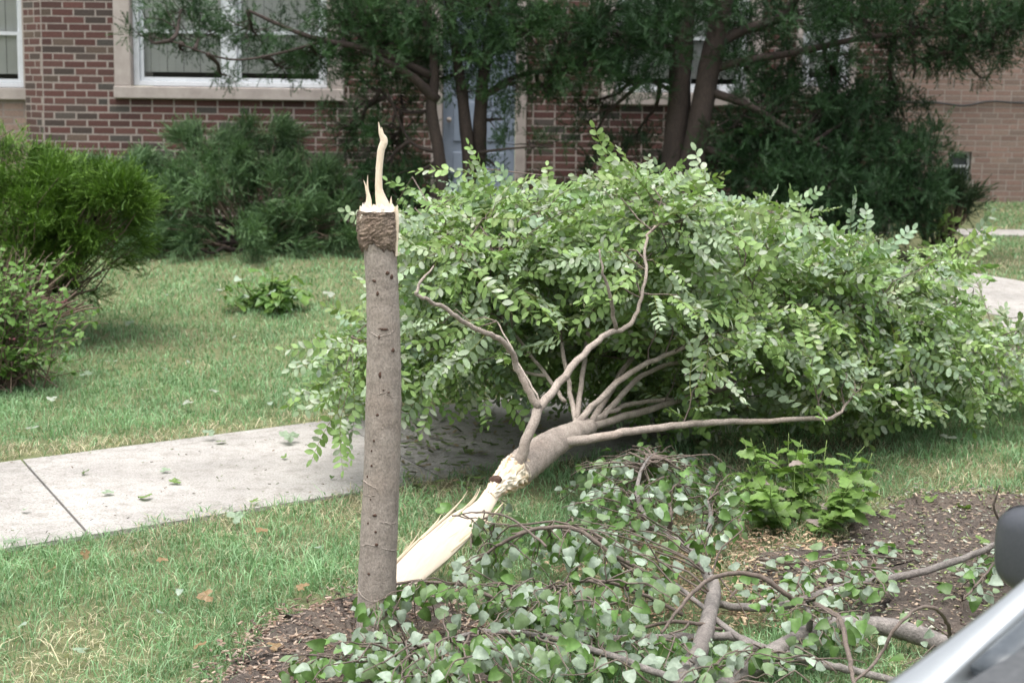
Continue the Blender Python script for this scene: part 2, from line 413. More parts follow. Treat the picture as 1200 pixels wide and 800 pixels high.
def patch(name, pts, m, lift, seed, rough=0.05):
    P = smooth_path(np.vstack([pts, pts[:1]]), 9)[:-1]; r = np.random.default_rng(seed)
    P = P+r.normal(0, rough*0.5, P.shape); c = P.mean(0); rings = [c[None]]
    V = []; Fq = []; k = len(P)
    for s in (1, 0.93, 0.8, 0.6, 0.4, 0.2):
        q = c+(P-c)*s; h = gz(q[:, 0], q[:, 1])+lift*min(1, (1-s)*9+0.02)-0.012*(s == 1)+(r.random(k)-0.5)*0.012*(s < 1)
        V.append(np.column_stack([q, h]))
    V = np.vstack(V); a = np.arange(k); b = (a+1) % k
    for i in range(5): Fq.append(np.stack([i*k+a, i*k+b, (i+1)*k+b, (i+1)*k+a], -1))
    V = np.vstack([V, [*c, gz(*c)+lift]]); Ft = np.stack([5*k+a, 5*k+b, np.full(k, 6*k)], -1)
    o = solo(name, np_mesh(name, V, [np.vstack(Fq), Ft], None, True), m, kind='structure'); return P
def inpoly(x, y, P):
    c = np.zeros(np.shape(x), bool); j = len(P)-1
    for i in range(len(P)):
        xi, yi = P[i]; xj, yj = P[j]
        c ^= ((yi > y) != (yj > y)) & (x < (xj-xi)*(y-yi)/(yj-yi+1e-12)+xi); j = i
    return c
g2 = lambda *uv: np.array([gpt(u, v)[:2] for u, v in uv])
mulchP = patch('mulch_bed', g2((240, 815), (285, 765), (325, 730), (375, 708), (430, 692), (500, 690), (560, 730), (600, 790), (560, 880), (380, 900), (250, 880)), M_soil, 0.02, 5, 0.03)
soilP = patch('bare_soil', g2((985, 640), (1010, 605), (1060, 582), (1150, 575), (1260, 590), (1330, 640), (1330, 740), (1200, 800), (1060, 740), (960, 705), (880, 690), (880, 655)), M_soil, 0.014, 6, 0.04)
dryP = g2((640, 660), (760, 600), (900, 615), (1000, 640), (980, 720), (860, 740), (700, 720))
dry2P = g2((-60, 860), (-40, 720), (40, 700), (110, 745), (120, 860))

# ------------------------------------------------------------------ brick houses
BR, CH = 0.2035, 0.0677
def brick_cols(n, r, tan=0.0):
    base = np.array([[0.115, 0.050, 0.043], [0.090, 0.044, 0.038], [0.135, 0.064, 0.053], [0.070, 0.052, 0.045], [0.070, 0.062, 0.055], [0.125, 0.090, 0.070], [0.125, 0.054, 0.046]])
    c = .74*base[r.choice(7, n, p=[.24, .2, .12, .13, .1, .07, .14])]*(0.85+0.3*r.random((n, 1)))
    return c*(1-tan)+np.array([0.31, 0.225, 0.185])*(0.8+0.4*r.random((n, 1)))*tan
def courses(x0, x1, z0, z1, openings, r):
    out = []
    for k in range(int((z1-z0)/CH)):
        za = z0+k*CH; x = x0-(BR/2 if k % 2 else 0)-(BR/4 if k % 7 == 3 else 0)
        while x < x1-0.02:
            w = BR if r.random() > 0.06 else BR/2
            segs = [(max(x, x0), min(x+w, x1))]
            for (a, b, c, d) in openings:
                if za+CH > c+0.01 and za < d-0.01:
                    ns = []
                    for s, e in segs:
                        if e <= a or s >= b: ns.append((s, e)); continue
                        if s < a: ns.append((s, a))
                        if e > b: ns.append((b, e))
                    segs = ns
            out += [(s+0.0075, e-0.0075, za+0.007, za+CH-0.007) for s, e in segs if e-s > 0.035]
            x += w
    return out
def brick_wall(parent, bricks, ypl, r, tan=0.0, pick=None, depth=0.09, frame=None):
    """bricks in the plane y = ypl; those pick() chooses become separate parts, the rest one part"""
    cols = brick_cols(len(bricks), r, tan); mb = MB(); nparts = 0
    for (a, b, c, d), cc in zip(bricks, cols):
        if pick and pick(a, b, c, d) and PICK[0] < 300:
            PICK[0] += 1; nparts += 1
            L = min((0.087, 0.1885, b-a), key=lambda q: abs(q-(b-a)))
            key = (round(L, 3), int(r.integers(14)))
            if key not in BRM:
                BRM[key] = setm(MB().bbox((-L/2, 0, -CH/2+0.007), (L/2, depth, CH/2-0.007), 0.0025, brick_cols(1, r, tan)[0]).mesh('brick'), M_brick)
            dz, dx = r.normal(0, 0.0012, 2); q = (( a+b)/2+dx, ypl-0.0006-0.0014*r.random(), (c+d)/2+dz)
            R = None
            if frame is not None: q = frame[1]+frame[0]@np.array([q[0], q[1], q[2]]); R = frame[0]
            piece('brick', BRM[key], parent, q, R)
        else:
            y = ypl-0.0006-0.0014*r.random()
            n0 = len(mb.v); mb.box((a, y, c), (b, y+depth, d), cc)
            if frame is not None: mb.v[-1] = mb.v[-1]@frame[0].T+frame[1]
    if mb.n: part('brickwork', mb, M_brick, parent, kind='stuff')
PICK = [0]; BRM = {}
def proj(p):
    q = CM.T@(np.array(p)-np.array([0, 0, EYE])); return 600+F*q[0]/-q[2], 400-F*q[1]/-q[2]

WY = 15.3
hx0, hx1, hz = at(50, 100, WY)[0], 3.55, 6.2
house = thing('brick_house', 'dark red brick house with stone window surrounds behind the yew trees', 'house', (hx0, WY, 0.2))
def ux(u, v=100, D=WY): return at(u, v, D)[0]
def uz(v, u=600, D=WY): return at(u, v, D)[2]
W1 = (ux(135), ux(403), uz(117, 270), 2.95)
D1 = (ux(506), ux(617), 0.0, 2.62)
W2 = (ux(706), ux(892), uz(123, 750), 2.95)
W3 = (ux(932), ux(1002), uz(112, 960), 2.55)
ops = [W1, D1, W2, W3]
rb = np.random.default_rng(11)
core = MB()
xs = sorted({hx0, hx1, *[o[0] for o in ops], *[o[1] for o in ops]})
for xa, xb in zip(xs[:-1], xs[1:]):                        # mortar core, left open where the windows and the door are
    op = [o for o in ops if o[0] <= xa+1e-6 and o[1] >= xb-1e-6]
    if op:
        o = op[0]
        if o[2] > 0.02: core.box((xa, WY+0.0006, -0.1), (xb, WY+0.3, o[2]))
        core.box((xa, WY+0.0006, o[3]), (xb, WY+0.3, hz))
    else: core.box((xa, WY+0.0006, -0.1), (xb, WY+0.3, hz))
part('wall', core, M_mortar, house)
def pick_main(a, b, c, d):
    u, v = proj(((a+b)/2, WY, (c+d)/2))
    return (-5 < v < 200 and u < 150) or (110 < v < 165 and u < 420) or (60 < v < 210 and 612 < u < 712) or (0 < v < 60 and 612 < u < 680) or (50 < v < 215 and 418 < u < 508)
# chamfered left corner of the house
CHW = 0.235
cfr = np.array([[0.7071, -0.7071, 0], [0.7071, 0.7071, 0], [0, 0, 1]])    # not mirrored: x axis runs towards the corner
cfr = np.array([[math.cos(-math.pi/4), -math.sin(-math.pi/4), 0], [math.sin(-math.pi/4), math.cos(-math.pi/4), 0], [0, 0, 1]])
Lc = CHW*math.sqrt(2); corg = np.array([hx0-CHW, WY+CHW, 0])
mbc = MB().box((0, 0.0006, -0.1), (Lc-0.004, 0.3, hz)); mbc.v[-1] = mbc.v[-1]@cfr.T+corg
part('wall_corner', mbc, M_mortar, house)
brick_wall(house, courses(0, Lc-0.002, -0.08, hz-0.1, [], rb), 0.0, rb, 0.06, lambda a, b, c, d: 1.15 < c < 2.6, frame=(cfr, corg))
brick_wall(house, courses(hx0, hx1, -0.08, hz-0.1, ops, rb), WY, rb, 0.0, pick_main)
# right-hand return of the house and the set-back wall on the left
RY = 15.9
part('wall_return', MB().box((hx1-0.3, WY+0.304, -0.1), (hx1-0.006, 20.5, hz)), M_mortar, house)
rbk = courses(0, 5.2, -0.08, hz-0.1, [], rb)
Rr = np.array([[0, -1, 0], [1, 0, 0], [0, 0, 1.0]])
brick_wall(house, rbk, 0.0, rb, 0.0, None, 0.05, (Rr, np.array([hx1, WY+0.1, 0])))
lx0 = hx0-CHW-4.5; lx1 = hx0-CHW+0.25
WL = (at(-75, 60, RY)[0], at(31, 60, RY)[0], at(10, 117, RY)[2], 2.95)
c2 = MB()
for xa, xb in zip([lx0, WL[0], WL[1]], [WL[0], WL[1], lx1]):
    if xa == WL[0]: c2.box((xa, RY+0.0006, -0.1), (xb, RY+0.3, WL[2])); c2.box((xa, RY+0.0006, WL[3]), (xb, RY+0.3, hz))
    else: c2.box((xa, RY+0.0006, -0.1), (xb, RY+0.3, hz))
part('set_back_wall', c2, M_mortar, house)
brick_wall(house, courses(lx0, lx1, -0.08, hz-0.1, [WL], rb), RY, rb, 0.95)
part('roof', MB().box((lx0, WY-0.12, hz), (hx1+0.12, 20.6, hz+0.22)), M_stone, house)

def window(parent, w, ypl, surround=0.155, sill=0.115, mull=True, name='window'):
    x0, x1, z0, z1 = w
    f = MB(); fx0, fx1, fz0, fz1 = x0+surround+0.002, x1-surround-0.002, z0+sill+0.002, z1-0.152
    t = 0.055; yf = ypl+0.075
    f.bbox((fx0, yf, fz0), (fx0+t, yf+0.09, fz1), 0.004); f.bbox((fx1-t, yf, fz0), (fx1, yf+0.09, fz1), 0.004)
    f.bbox((fx0+t, yf, fz0), (fx1-t, yf+0.09, fz0+0.045), 0.004); f.bbox((fx0+t, yf, fz1-t), (fx1-t, yf+0.09, fz1), 0.004)
    cells = [(fx0+t, fx1-t)]
    if mull:
        c = (fx0+fx1)/2; f.bbox((c-0.06, yf-0.008, fz0+0.045), (c+0.06, yf+0.08, fz1-t), 0.004); cells = [(fx0+t, c-0.06), (c+0.06, fx1-t)]
    wo = part(name, f, M_white, parent)
    s = MB(); s.bbox((x0, ypl-0.03, z0+sill), (x0+surround, ypl+0.2, z1-0.15), 0.006); s.bbox((x1-surround, ypl-0.03, z0+sill), (x1, ypl+0.2, z1-0.15), 0.006)
    s.bbox((x0, ypl-0.03, z1-0.15), (x1, ypl+0.2, z1), 0.006)
    part('surround', s, M_stone, wo)
    part('sill', MB().bbox((x0-0.004, ypl-0.06, z0), (x1+0.004, ypl+0.2, z0+sill-0.002), 0.008), M_stone, wo)
    for a, b in cells:
        zm = fz0+0.045+(fz1-fz0)*0.36
        sh = MB(); st_ = 0.035
        for za, zb, yy in ((fz0+0.047, zm+0.02, yf+0.035), (zm-0.018, fz1-t-0.002, yf+0.062)):
            sh.box((a+0.003, yy, za), (a+st_, yy+0.025, zb)); sh.box((b-st_, yy, za), (b-0.003, yy+0.025, zb))
            sh.box((a+st_, yy, za), (b-st_, yy+0.025, za+st_)); sh.box((a+st_, yy, zb-st_), (b-st_, yy+0.025, zb))
        part('sash', sh, M_white, wo)
        part('pane', MB().box((a+st_, yf+0.045, fz0+0.085), (b-st_, yf+0.049, zm-0.02)), M_pane, wo)
        part('pane', MB().box((a+st_, yf+0.072, zm+0.02), (b-st_, yf+0.076, fz1-t-0.04)), M_pane, wo)
        bl = MB(); zt = fz1-t; n = int((b-a)/0.075); 
        for i in range(n):                    # vertical blind slats behind the glass
            xa = a+0.01+i*(b-a-0.02)/n; bl.box((xa, yf+0.105+0.008*(i % 2), fz0+0.13), (xa+(b-a)/n*0.93, yf+0.109+0.008*(i % 2), zt))
        part('blind', bl, M_blind, wo)
    part('room', MB().box((fx0, ypl+0.9, fz0-0.3), (fx1, ypl+0.92, fz1+0.2)), M_dark, wo)
    return wo
window(house, W1, WY); window(house, W2, WY, 0.12); window(house, W3, WY, 0.05, 0.08, False); window(house, WL, RY, 0.03, 0.115, False)
# front door
dx0, dx1 = D1[0]+0.10, D1[1]-0.10
js = MB(); js.bbox((D1[0], WY-0.04, 0.1), (dx0, WY+0.22, 2.46), 0.006); js.bbox((dx1, WY-0.04, 0.1), (D1[1], WY+0.22, 2.46), 0.006); js.bbox((D1[0], WY-0.04, 2.46), (D1[1], WY+0.22, 2.62), 0.006)
dr = MB(); dr.box((dx0+0.003, WY+0.12, 0.3), (dx1-0.003, WY+0.16, 2.455))
for za, zb in ((0.42, 0.95), (1.05, 1.42), (1.52, 2.3)):
    dr.bbox((dx0+0.1, WY+0.105, za), (dx1-0.1, WY+0.1195, zb), 0.005)
door = part('door', dr, M_door, house)
part('door_surround', js, M_stone, door); part('handle', MB().tube([(dx0+0.06, WY+0.12, 1.25), (dx0+0.06, WY+0.07, 1.25), (dx0+0.06, WY+0.06, 1.25)], [0.012, 0.012, 0.026], 10), M_stone, door, True)
part('step', MB().bbox((D1[0]-0.25, WY-0.75, 0.05), (D1[1]+0.25, WY-0.045, 0.3), 0.012), M_conc, house)

FY = 20.0
far = thing('neighbouring_house', 'pale pinkish brick house with a small basement window beyond the dark yew', 'house', (9, FY, 0.25))
BW = (at(1113, 195, FY)[0], at(1138, 195, FY)[0], at(1125, 212, FY)[2], at(1125, 178, FY)[2])
fc = MB(); fx0, fx1 = 3.4, 15.0
for xa, xb in zip([fx0, BW[0], BW[1]], [BW[0], BW[1], fx1]):
    if xa == BW[0]: fc.box((xa, FY+0.0006, 0), (xb, FY+0.3, BW[2])); fc.box((xa, FY+0.0006, BW[3]), (xb, FY+0.3, 6))
    else: fc.box((xa, FY+0.0006, 0), (xb, FY+0.3, 6))
part('wall', fc, M_mortar, far)
brick_wall(far, courses(fx0, fx1, 0.1, 6, [BW], rb), FY, rb, 0.56)
bw = MB(); bw.box((BW[0]+0.002, FY+0.08, BW[2]+0.002), (BW[0]+0.03, FY+0.12, BW[3]-0.002)); bw.box((BW[1]-0.03, FY+0.08, BW[2]+0.002), (BW[1]-0.002, FY+0.12, BW[3]-0.002))
for zz in (BW[2]+0.002, (BW[2]+BW[3])/2-0.015, BW[3]-0.032): bw.box((BW[0]+0.03, FY+0.08, zz), (BW[1]-0.03, FY+0.12, zz+0.03))
bwo = part('window', bw, M_white, far); part('pane', MB().box((BW[0]+0.01, FY+0.13, BW[2]), (BW[1]-0.01, FY+0.135, BW[3])), glassmat('basement_glass', (0.05, 0.06, 0.07)), bwo)
part('roof', MB().box((fx0-0.1, FY-0.15, 6), (fx1+0.1, FY+6, 6.2)), M_stone, far)
cb = [at(u, v, FY-0.03) for u, v in ((1000, 112), (1060, 120), (1100, 121), (1130, 124), (1160, 119), (1200, 121), (1260, 119), (1400, 121))]
tag(solo('utility_cable', MB().tube(smooth_path(cb, 5), [0.013], 6), M_black, cb[0], True), 'black utility cable sagging along the pale brick wall', 'cable')

# ------------------------------------------------------------------ evergreen foliage
def spray_tpl(nn, ang, ln, w, lift=0.25, seed=0, tipn=3):
    """flat spray of needles along +y, length 1"""
    r = np.random.default_rng(seed); V = []; Fs = []; tc = []
    def tri(b, d, L, wd):
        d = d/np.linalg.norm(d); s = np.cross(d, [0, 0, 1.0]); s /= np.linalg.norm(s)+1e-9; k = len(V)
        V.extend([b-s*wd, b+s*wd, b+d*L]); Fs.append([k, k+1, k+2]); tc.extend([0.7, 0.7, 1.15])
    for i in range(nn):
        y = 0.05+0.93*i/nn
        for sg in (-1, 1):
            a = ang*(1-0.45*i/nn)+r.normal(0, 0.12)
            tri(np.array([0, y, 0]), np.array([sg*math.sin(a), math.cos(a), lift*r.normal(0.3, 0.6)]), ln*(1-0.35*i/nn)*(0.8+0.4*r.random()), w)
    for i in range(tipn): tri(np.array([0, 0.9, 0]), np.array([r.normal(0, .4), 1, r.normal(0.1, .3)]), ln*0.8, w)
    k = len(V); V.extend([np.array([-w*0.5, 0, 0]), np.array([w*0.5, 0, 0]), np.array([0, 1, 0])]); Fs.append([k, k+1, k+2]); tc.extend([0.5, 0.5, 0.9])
    return np.array(V, float), np.array(Fs), np.array(tc)
def blob_pts(blobs, per, r):
    """cluster centres through a set of blobs given as (u, v, ru, rv, D, rd, weight)"""
    out = []
    for (u, v, ru, rv, D, rd, w) in blobs:
        n = max(2, int(per*ru*rv*w/1000))
        q = r.normal(0, 1, (n, 3)); q /= np.linalg.norm(q, axis=1)[:, None]; q *= (r.random((n, 1))**0.45)
        c = at(u, v, D); s = D/F
        out.append(np.column_stack([q*np.array([ru*s, rd, rv*s])+c, np.tile(c, (n, 1))]))
    return out
def foliage(name, parent, centres, outward, tpls, nspray, ssize, colA, colB, r, flat=0.35, up=0.15, spread=0.9, matl=None):
    k = len(centres); n = k*nspray
    c = np.repeat(centres, nspray, 0); o = np.repeat(outward, nspray, 0)
    d = o+r.normal(0, spread, (n, 3))*np.array([1, 1, flat*1.6])+np.array([0, 0, up])
    d /= np.linalg.norm(d, axis=1)[:, None]
    nn = np.column_stack([r.normal(0, flat, n), r.normal(0, flat, n), np.ones(n)])
    pos = c+d*(r.random((n, 1))*0.35)*ssize*1.2+r.normal(0, 0.03, (n, 3))
    M = frames(d, nn); sc = ssize*(0.65+0.7*r.random(n))
    tcl = np.repeat(r.random(k), nspray)*0.7+r.random(n)*0.3
    C = np.array(colA)*(1-tcl[:, None])+np.array(colB)*tcl[:, None]
    Vs, Fs, Cs, b = [], [], [], 0
    for ti, (tv, tf, tc) in enumerate(tpls):
        s = np.arange(n) % len(tpls) == ti
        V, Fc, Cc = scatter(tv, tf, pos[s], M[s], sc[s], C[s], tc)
        Vs.append(V); Fs.append(Fc+b); Cs.append(Cc); b += len(V)
    return part(name, np_mesh(name, np.concatenate(Vs)-ROOT[parent], [np.concatenate(Fs)], np.concatenate(Cs), True), matl or M_needle, parent)
def wob(a, b, r, k=5, amt=0.08, sag=0.0):
    a, b = np.asarray(a, float), np.asarray(b, float); t = np.linspace(0, 1, k)[:, None]; L = np.linalg.norm(b-a)
    P = a+(b-a)*t+r.normal(0, amt*L, (k, 3))*np.sin(math.pi*t); P[:, 2] += sag*L*np.sin(math.pi*t[:, 0]); return P

yew_t = [spray_tpl(6, 1.0, 0.30, 0.032, 0.6, seed=s) for s in range(3)]
def yew(name, label, stems, limbs, blobs, base, colA, colB, seed, extra=()):
    r = np.random.default_rng(seed); t = thing(name, label, 'tree', base, 'yew trees in front of the houses')
    skel = []
    for pts, r0, r1 in stems:
        P = smooth_path([at(*p) for p in pts], 5); part('trunk', MB().tube(P, np.linspace(r0, r1, len(P)), 10, None, 0.18, seed), M_yewb, t, True); skel.append(P)
    for pts, r0, r1 in limbs:
        P = smooth_path([at(*p) for p in pts], 5); part('branch', MB().tube(P, np.linspace(r0, r1, len(P)), 7, None, 0.15, seed), M_yewb, t, True); skel.append(P)
    S = np.vstack(skel)
    groups = blob_pts(blobs, 31.0, r)+[np.column_stack([np.array(c)+ (lambda q: q/np.linalg.norm(q, axis=1)[:, None]*r.random((n, 1))**0.4)(r.normal(0, 1, (n, 3)))*np.array(rad), np.tile(c, (n, 1))]) for c, rad, n in extra]
    tw = MB(); CC, OO = [], []
    for g in groups:
        c = g[0, 3:]; i = np.argmin(np.linalg.norm(S-c, axis=1)+0.25*r.random(len(S))); s = S[i]
        B = smooth_path(wob(s, c, r, 4, 0.07, -0.04), 4)
        part('branch', MB().tube(B, np.linspace(0.02, 0.008, len(B)), 6, None, 0.1, seed), M_yewb, t, True)
        for p in g[:, :3]:
            q = B[r.integers(len(B)//3, len(B))]
            if r.random() < 0.55: tw.tube(wob(q, p, r, 4, 0.06, -0.03), [0.006, 0.002], 4, None, 0, 0, False)
            o = (p-q); o /= np.linalg.norm(o)+1e-6; CC.append(p); OO.append(o*0.8+np.array([0, -0.1, 0]))
    part('twigs', tw, M_yewb, t, True, 'stuff')
    foliage('crown', t, np.array(CC), np.array(OO), yew_t, 17, 0.088, colA, colB, r, 0.75, 0.2, 1.0)
    return t
D = 13.4
A_blobs = [(175, 40, 38, 16, D, .25, .55), (235, 30, 45, 25, D, .3, .7), (300, 40, 50, 30, D, .3, .6), (215, 8, 60, 18, D, .3, .6), (330, 78, 40, 18, D, .3, .9), (375, 68, 45, 28, D, .35, 1.0), (265, 88, 25, 14, D, .2, .5), (215, 58, 30, 10, D, .2, .45),
           (400, 20, 55, 30, D, .4, .9), (450, 60, 60, 42, D, .45, 1), (440, 15, 60, 30, D, .4, 1), (500, 30, 60, 40, D, .5, 1), (555, 60, 60, 36, D, .5, 1.1), (560, 10, 70, 30, D, .5, 1), (620, 40, 60, 40, D, .5, 1.0), (660, 85, 45, 25, D, .35, .9), (670, 30, 40, 30, D, .4, .7),
           (420, 95, 34, 16, D, .3, .6), (600, 100, 40, 18, D, .3, .8), (620, 165, 55, 10, D, .25, .7), (590, 140, 22, 14, D, .2, .55), (460, 150, 45, 22, D, .3, .45), (485, 205, 50, 26, D, .3, .5), (580, 195, 14, 20, D, .2, .35), (415, 130, 28, 22, D, .3, .35), (450, 215, 40, 30, D, .3, .5), (540, 105, 40, 14, D, .3, .6), (500, 85, 70, 25, D+.4, .3, .7), (640, 110, 50, 22, D+.3, .3, .6), (470, 110, 50, 20, D+.3, .3, .5), (700, 60, 50, 40, D+.3, .3, .8), (455, 170, 55, 50, D+.6, .25, .6), (400, 150, 40, 35, D+.6, .25, .5), (480, 230, 45, 30, D+.5, .25, .7)]
yew('yew_tree', 'multi-stemmed yew tree spreading over the window and the blue grey door', 
    [([(545, 290, D), (550, 220, D), (545, 140, D), (536, 70, D+.1), (520, -40, D+.2)], .065, .035), ([(572, 290, D+.1), (562, 210, D+.1), (563, 140, D), (568, 80, D), (590, -60, D)], .07, .04), ([(520, 290, D-.1), (517, 200, D-.1), (506, 130, D-.1), (508, 70, D-.1), (480, -50, D)], .06, .03), ([(600, 60, D+.2), (602, 10, D+.2), (606, -80, D+.2)], .035, .03)],
    [([(512, 118, D-.1), (480, 88, D-.2), (450, 72, D-.2), (425, 60, D-.2)], .045, .02), ([(508, 90, D-.1), (440, 60, D-.2), (380, 48, D-.2), (340, 35, D-.2), (290, 12, D-.2)], .035, .012), ([(380, 48, D-.2), (330, 62, D-.3), (270, 70, D-.3), (200, 48, D-.3)], .014, .006), ([(564, 115, D), (600, 92, D), (650, 80, D)], .03, .012), ([(560, 118, D), (583, 105, D-.1), (600, 95, D-.1)], .025, .015), ([(517, 180, D-.1), (480, 165, D-.1), (455, 110, D-.2)], .02, .008), ([(555, 180, D), (590, 175, D-.2), (650, 170, D-.2)], .015, .005), ([(510, 130, D), (470, 130, D), (440, 100, D)], .018, .006)],
    A_blobs, at(550, 285, D)*np.array([1, 1, 0])+np.array([0, 0, .22]), (0.018, 0.050, 0.021), (0.078, 0.165, 0.06), 21,
    [((-0.9, D, 3.0), (1.2, .8, .5), 110), ((0.5, D, 3.2), (1.0, .8, .6), 90), ((-0.2, D, 4.0), (1.0, .8, .6), 70)])
D = 13.2
B_blobs = [(725, 55, 55, 42, D, .45, 1), (700, 20, 60, 30, D, .4, 1), (775, 45, 45, 45, D-.2, .4, 1), (745, 100, 42, 16, D-.2, .3, .9), (790, 12, 60, 25, D, .5, 1), (870, 25, 55, 32, D, .5, 1), (860, 75, 35, 20, D, .35, .7), (930, 22, 60, 32, D, .5, 1.1), (1000, 20, 60, 30, D, .5, 1.1), (1070, 18, 60, 34, D, .5, 1.2), (1140, 22, 60, 34, D, .5, 1.2), (1200, 20, 50, 35, D, .5, 1.2), (1165, 62, 50, 16, D, .3, .75), (1100, 68, 50, 16, D, .35, .9), (1040, 60, 45, 18, D, .35, .75), (980, 70, 50, 24, D, .4, .7), (1070, 92, 22, 8, D, .2, .5), (1150, 92, 14, 9, D, .2, .5),
           (900, 115, 50, 28, D, .45, .75), (960, 125, 50, 30, D, .45, .85), (1010, 120, 40, 25, D, .45, .85), (860, 150, 50, 26, D, .5, .7), (930, 165, 60, 26, D, .5, 1.0), (1000, 165, 50, 26, D, .5, 1.1), (1060, 170, 40, 22, D-.1, .4, 1.1), (1095, 158, 26, 14, D-.1, .3, .9), (1100, 182, 18, 12, D-.1, .3, .9), (830, 195, 45, 35, D, .5, .9), (890, 205, 60, 34, D-.2, .5, 1.3), (960, 210, 60, 40, D-.2, .5, 1.4), (1030, 212, 50, 38, D-.2, .5, 1.5), (1075, 220, 32, 36, D-.2, .4, 1.5), (900, 250, 70, 24, D-.2, .5, 1.4), (990, 252, 70, 24, D-.2, .5, 1.5), (1060, 255, 44, 20, D-.2, .4, 1.5),
           (700, 152, 38, 12, D+.3, .25, .55), (745, 160, 40, 26, D+.4, .3, .55), (770, 205, 50, 28, D+.4, .3, .9), (720, 190, 50, 30, D+.6, .25, .5), (690, 120, 40, 20, D+.5, .25, .5), (650, 215, 40, 14, D+.5, .2, .3), (900, 90, 60, 40, D+.5, .3, .7), (980, 110, 60, 40, D+.5, .3, .8), (1040, 130, 50, 40, D+.5, .3, .7), (880, 170, 60, 50, D+.5, .3, .9), (1000, 200, 80, 60, D+.5, .3, .8), (1120, 60, 50, 25, D+.3, .3, .8)]
yew('yew_tree', 'tall dark yew tree with two leaning stems and dense foliage to the ground',
    [([(783, 270, D), (788, 200, D), (795, 120, D), (800, 40, D), (806, -70, D)], .105, .08), ([(800, 270, D-.1), (812, 190, D-.1), (825, 110, D-.1), (840, 40, D-.1), (856, -60, D-.1)], .11, .075)],
    [([(838, 52, D-.1), (870, 36, D-.1), (910, 22, D-.1), (940, -10, D-.1)], .05, .03), ([(830, 82, D-.1), (880, 70, D-.1), (940, 60, D-.1), (1010, 45, D-.1), (1080, 40, D-.1), (1160, 45, D)], .04, .012), ([(825, 105, D-.1), (880, 125, D-.2), (930, 155, D-.2), (990, 185, D-.2)], .04, .012), ([(815, 170, D-.1), (870, 190, D-.2), (940, 215, D-.2), (1040, 215, D-.2)], .04, .015), ([(800, 60, D), (760, 50, D), (700, 30, D)], .035, .012), ([(795, 110, D), (760, 95, D), (735, 95, D-.1)], .02, .008)],
    B_blobs, at(795, 270, D)*np.array([1, 1, 0])+np.array([0, 0, .22]), (0.013, 0.038, 0.016), (0.045, 0.105, 0.038), 22,
    [((1.6, D, 3.1), (1.4, .9, .6), 120), ((3.3, D, 3.0), (1.3, .9, .5), 110), ((2.2, D, 4.2), (1.5, .9, .7), 80)])

# junipers: plumes that lean outward and up
jun_t = [spray_tpl(6, 0.5, 0.27, 0.028, 0.5, seed=s+9, tipn=3) for s in range(3)]
def juniper(label, base, dome, n, colA, colB, seed, size=0.16, nspray=9, up=0.35, stems=10, plume=16, arch=.15):
    """dome: list of (centre xyz, radii xyz, share)"""
    r = np.random.default_rng(seed); t = thing('juniper_shrub', label, 'shrub', base, 'juniper shrubs')
    CC, OO = [], []
    for c, rad, w in dome:
        m = max(4, int(n*w/plume)); q = r.normal(0, 1, (m, 3)); q /= np.linalg.norm(q, axis=1)[:, None]; q[:, 2] = np.where(q[:, 2] < -0.6, -q[:, 2], q[:, 2])
        rad = np.array(rad); sz = rad.mean()
        for d in q:                          # each plume runs outward from inside the shrub, arching a little
            base_ = np.array(c)+d*rad*(.35+.2*r.random()); tip = np.array(c)+d*rad*(.85+.3*r.random()); ax_ = tip-base_; L = np.linalg.norm(ax_); ax_ /= L
            side = np.array([ax_[1], -ax_[0], 0]); t_ = r.random(plume)**.7
            P_ = base_+ax_*(t_*L)[:, None]+np.array([0, 0, arch])*((t_**2)*L)[:, None]+r.normal(0, .055, (plume, 3))*(1.15-t_)[:, None]*np.array([1, 1, .55])
            CC.append(P_); OO.append(np.tile(ax_*np.array([1, 1, .5])+np.array([0, 0, arch*.6]), (plume, 1)))
    CC = np.vstack(CC); OO = np.vstack(OO); b = np.array(base)
    g = gz(CC[:, 0], CC[:, 1])+0.06; CC[:, 2] = np.maximum(CC[:, 2], g+0.05*r.random(len(CC)))
    for i in r.choice(len(CC), stems, replace=False):
        P = smooth_path(wob(b+r.normal(0, .05, 3)*[1, 1, 0], CC[i], r, 5, 0.06, -0.05), 4)
        part('branch', MB().tube(P, np.linspace(.028, .006, len(P)), 6, None, 0.2, seed), M_yewb, t, True)
    tw = MB()
    for i in r.choice(len(CC), min(len(CC), 160), replace=False):
        q = b+(CC[i]-b)*0.45; tw.tube(wob(q, CC[i], r, 4, 0.07), [.007, .003], 4, None, 0, 0, False)
    part('twigs', tw, M_dead, t, True, 'stuff')
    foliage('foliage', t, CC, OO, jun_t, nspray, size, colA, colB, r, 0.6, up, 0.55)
    return t
def pz(u, v, D): return at(u, v, D)
c = pz(290, 222, 13.3)
juniper('broad mid green juniper under the double window', (c[0], 13.4, .2),
        [(pz(270, 245, 13.3)-[0, 0, .1], (1.0, .75, .55), .34), (pz(235, 190, 13.6), (.6, .5, .32), .18), (pz(180, 240, 13.4), (.55, .5, .42), .15), (pz(360, 250, 13.5)-[0, 0, .05], (.62, .5, .5), .2), (pz(300, 175, 13.8), (.45, .4, .25), .08), (pz(140, 215, 13.6), (.4, .35, .25), .07), (pz(400, 275, 13.4), (.4, .4, .35), .09), (pz(270, 288, 13.2), (1.15, .45, .22), .16)],
        2600, (0.05, 0.11, 0.05), (0.21, 0.345, 0.155), 31, 0.098, 7, 0.1, 12, 20, -.12)
c = pz(400, 250, 14.0)
juniper('dark shaded juniper against the brick wall left of the door', (c[0], 14.2, .22), [(pz(415, 265, 14.2), (.55, .4, .45), .6), (pz(375, 195, 14.4), (.5, .3, .3), .4)], 340, (0.016, 0.040, 0.020), (0.045, 0.088, 0.04), 32, 0.11, 9, 0.1, 10, 16, -.05)
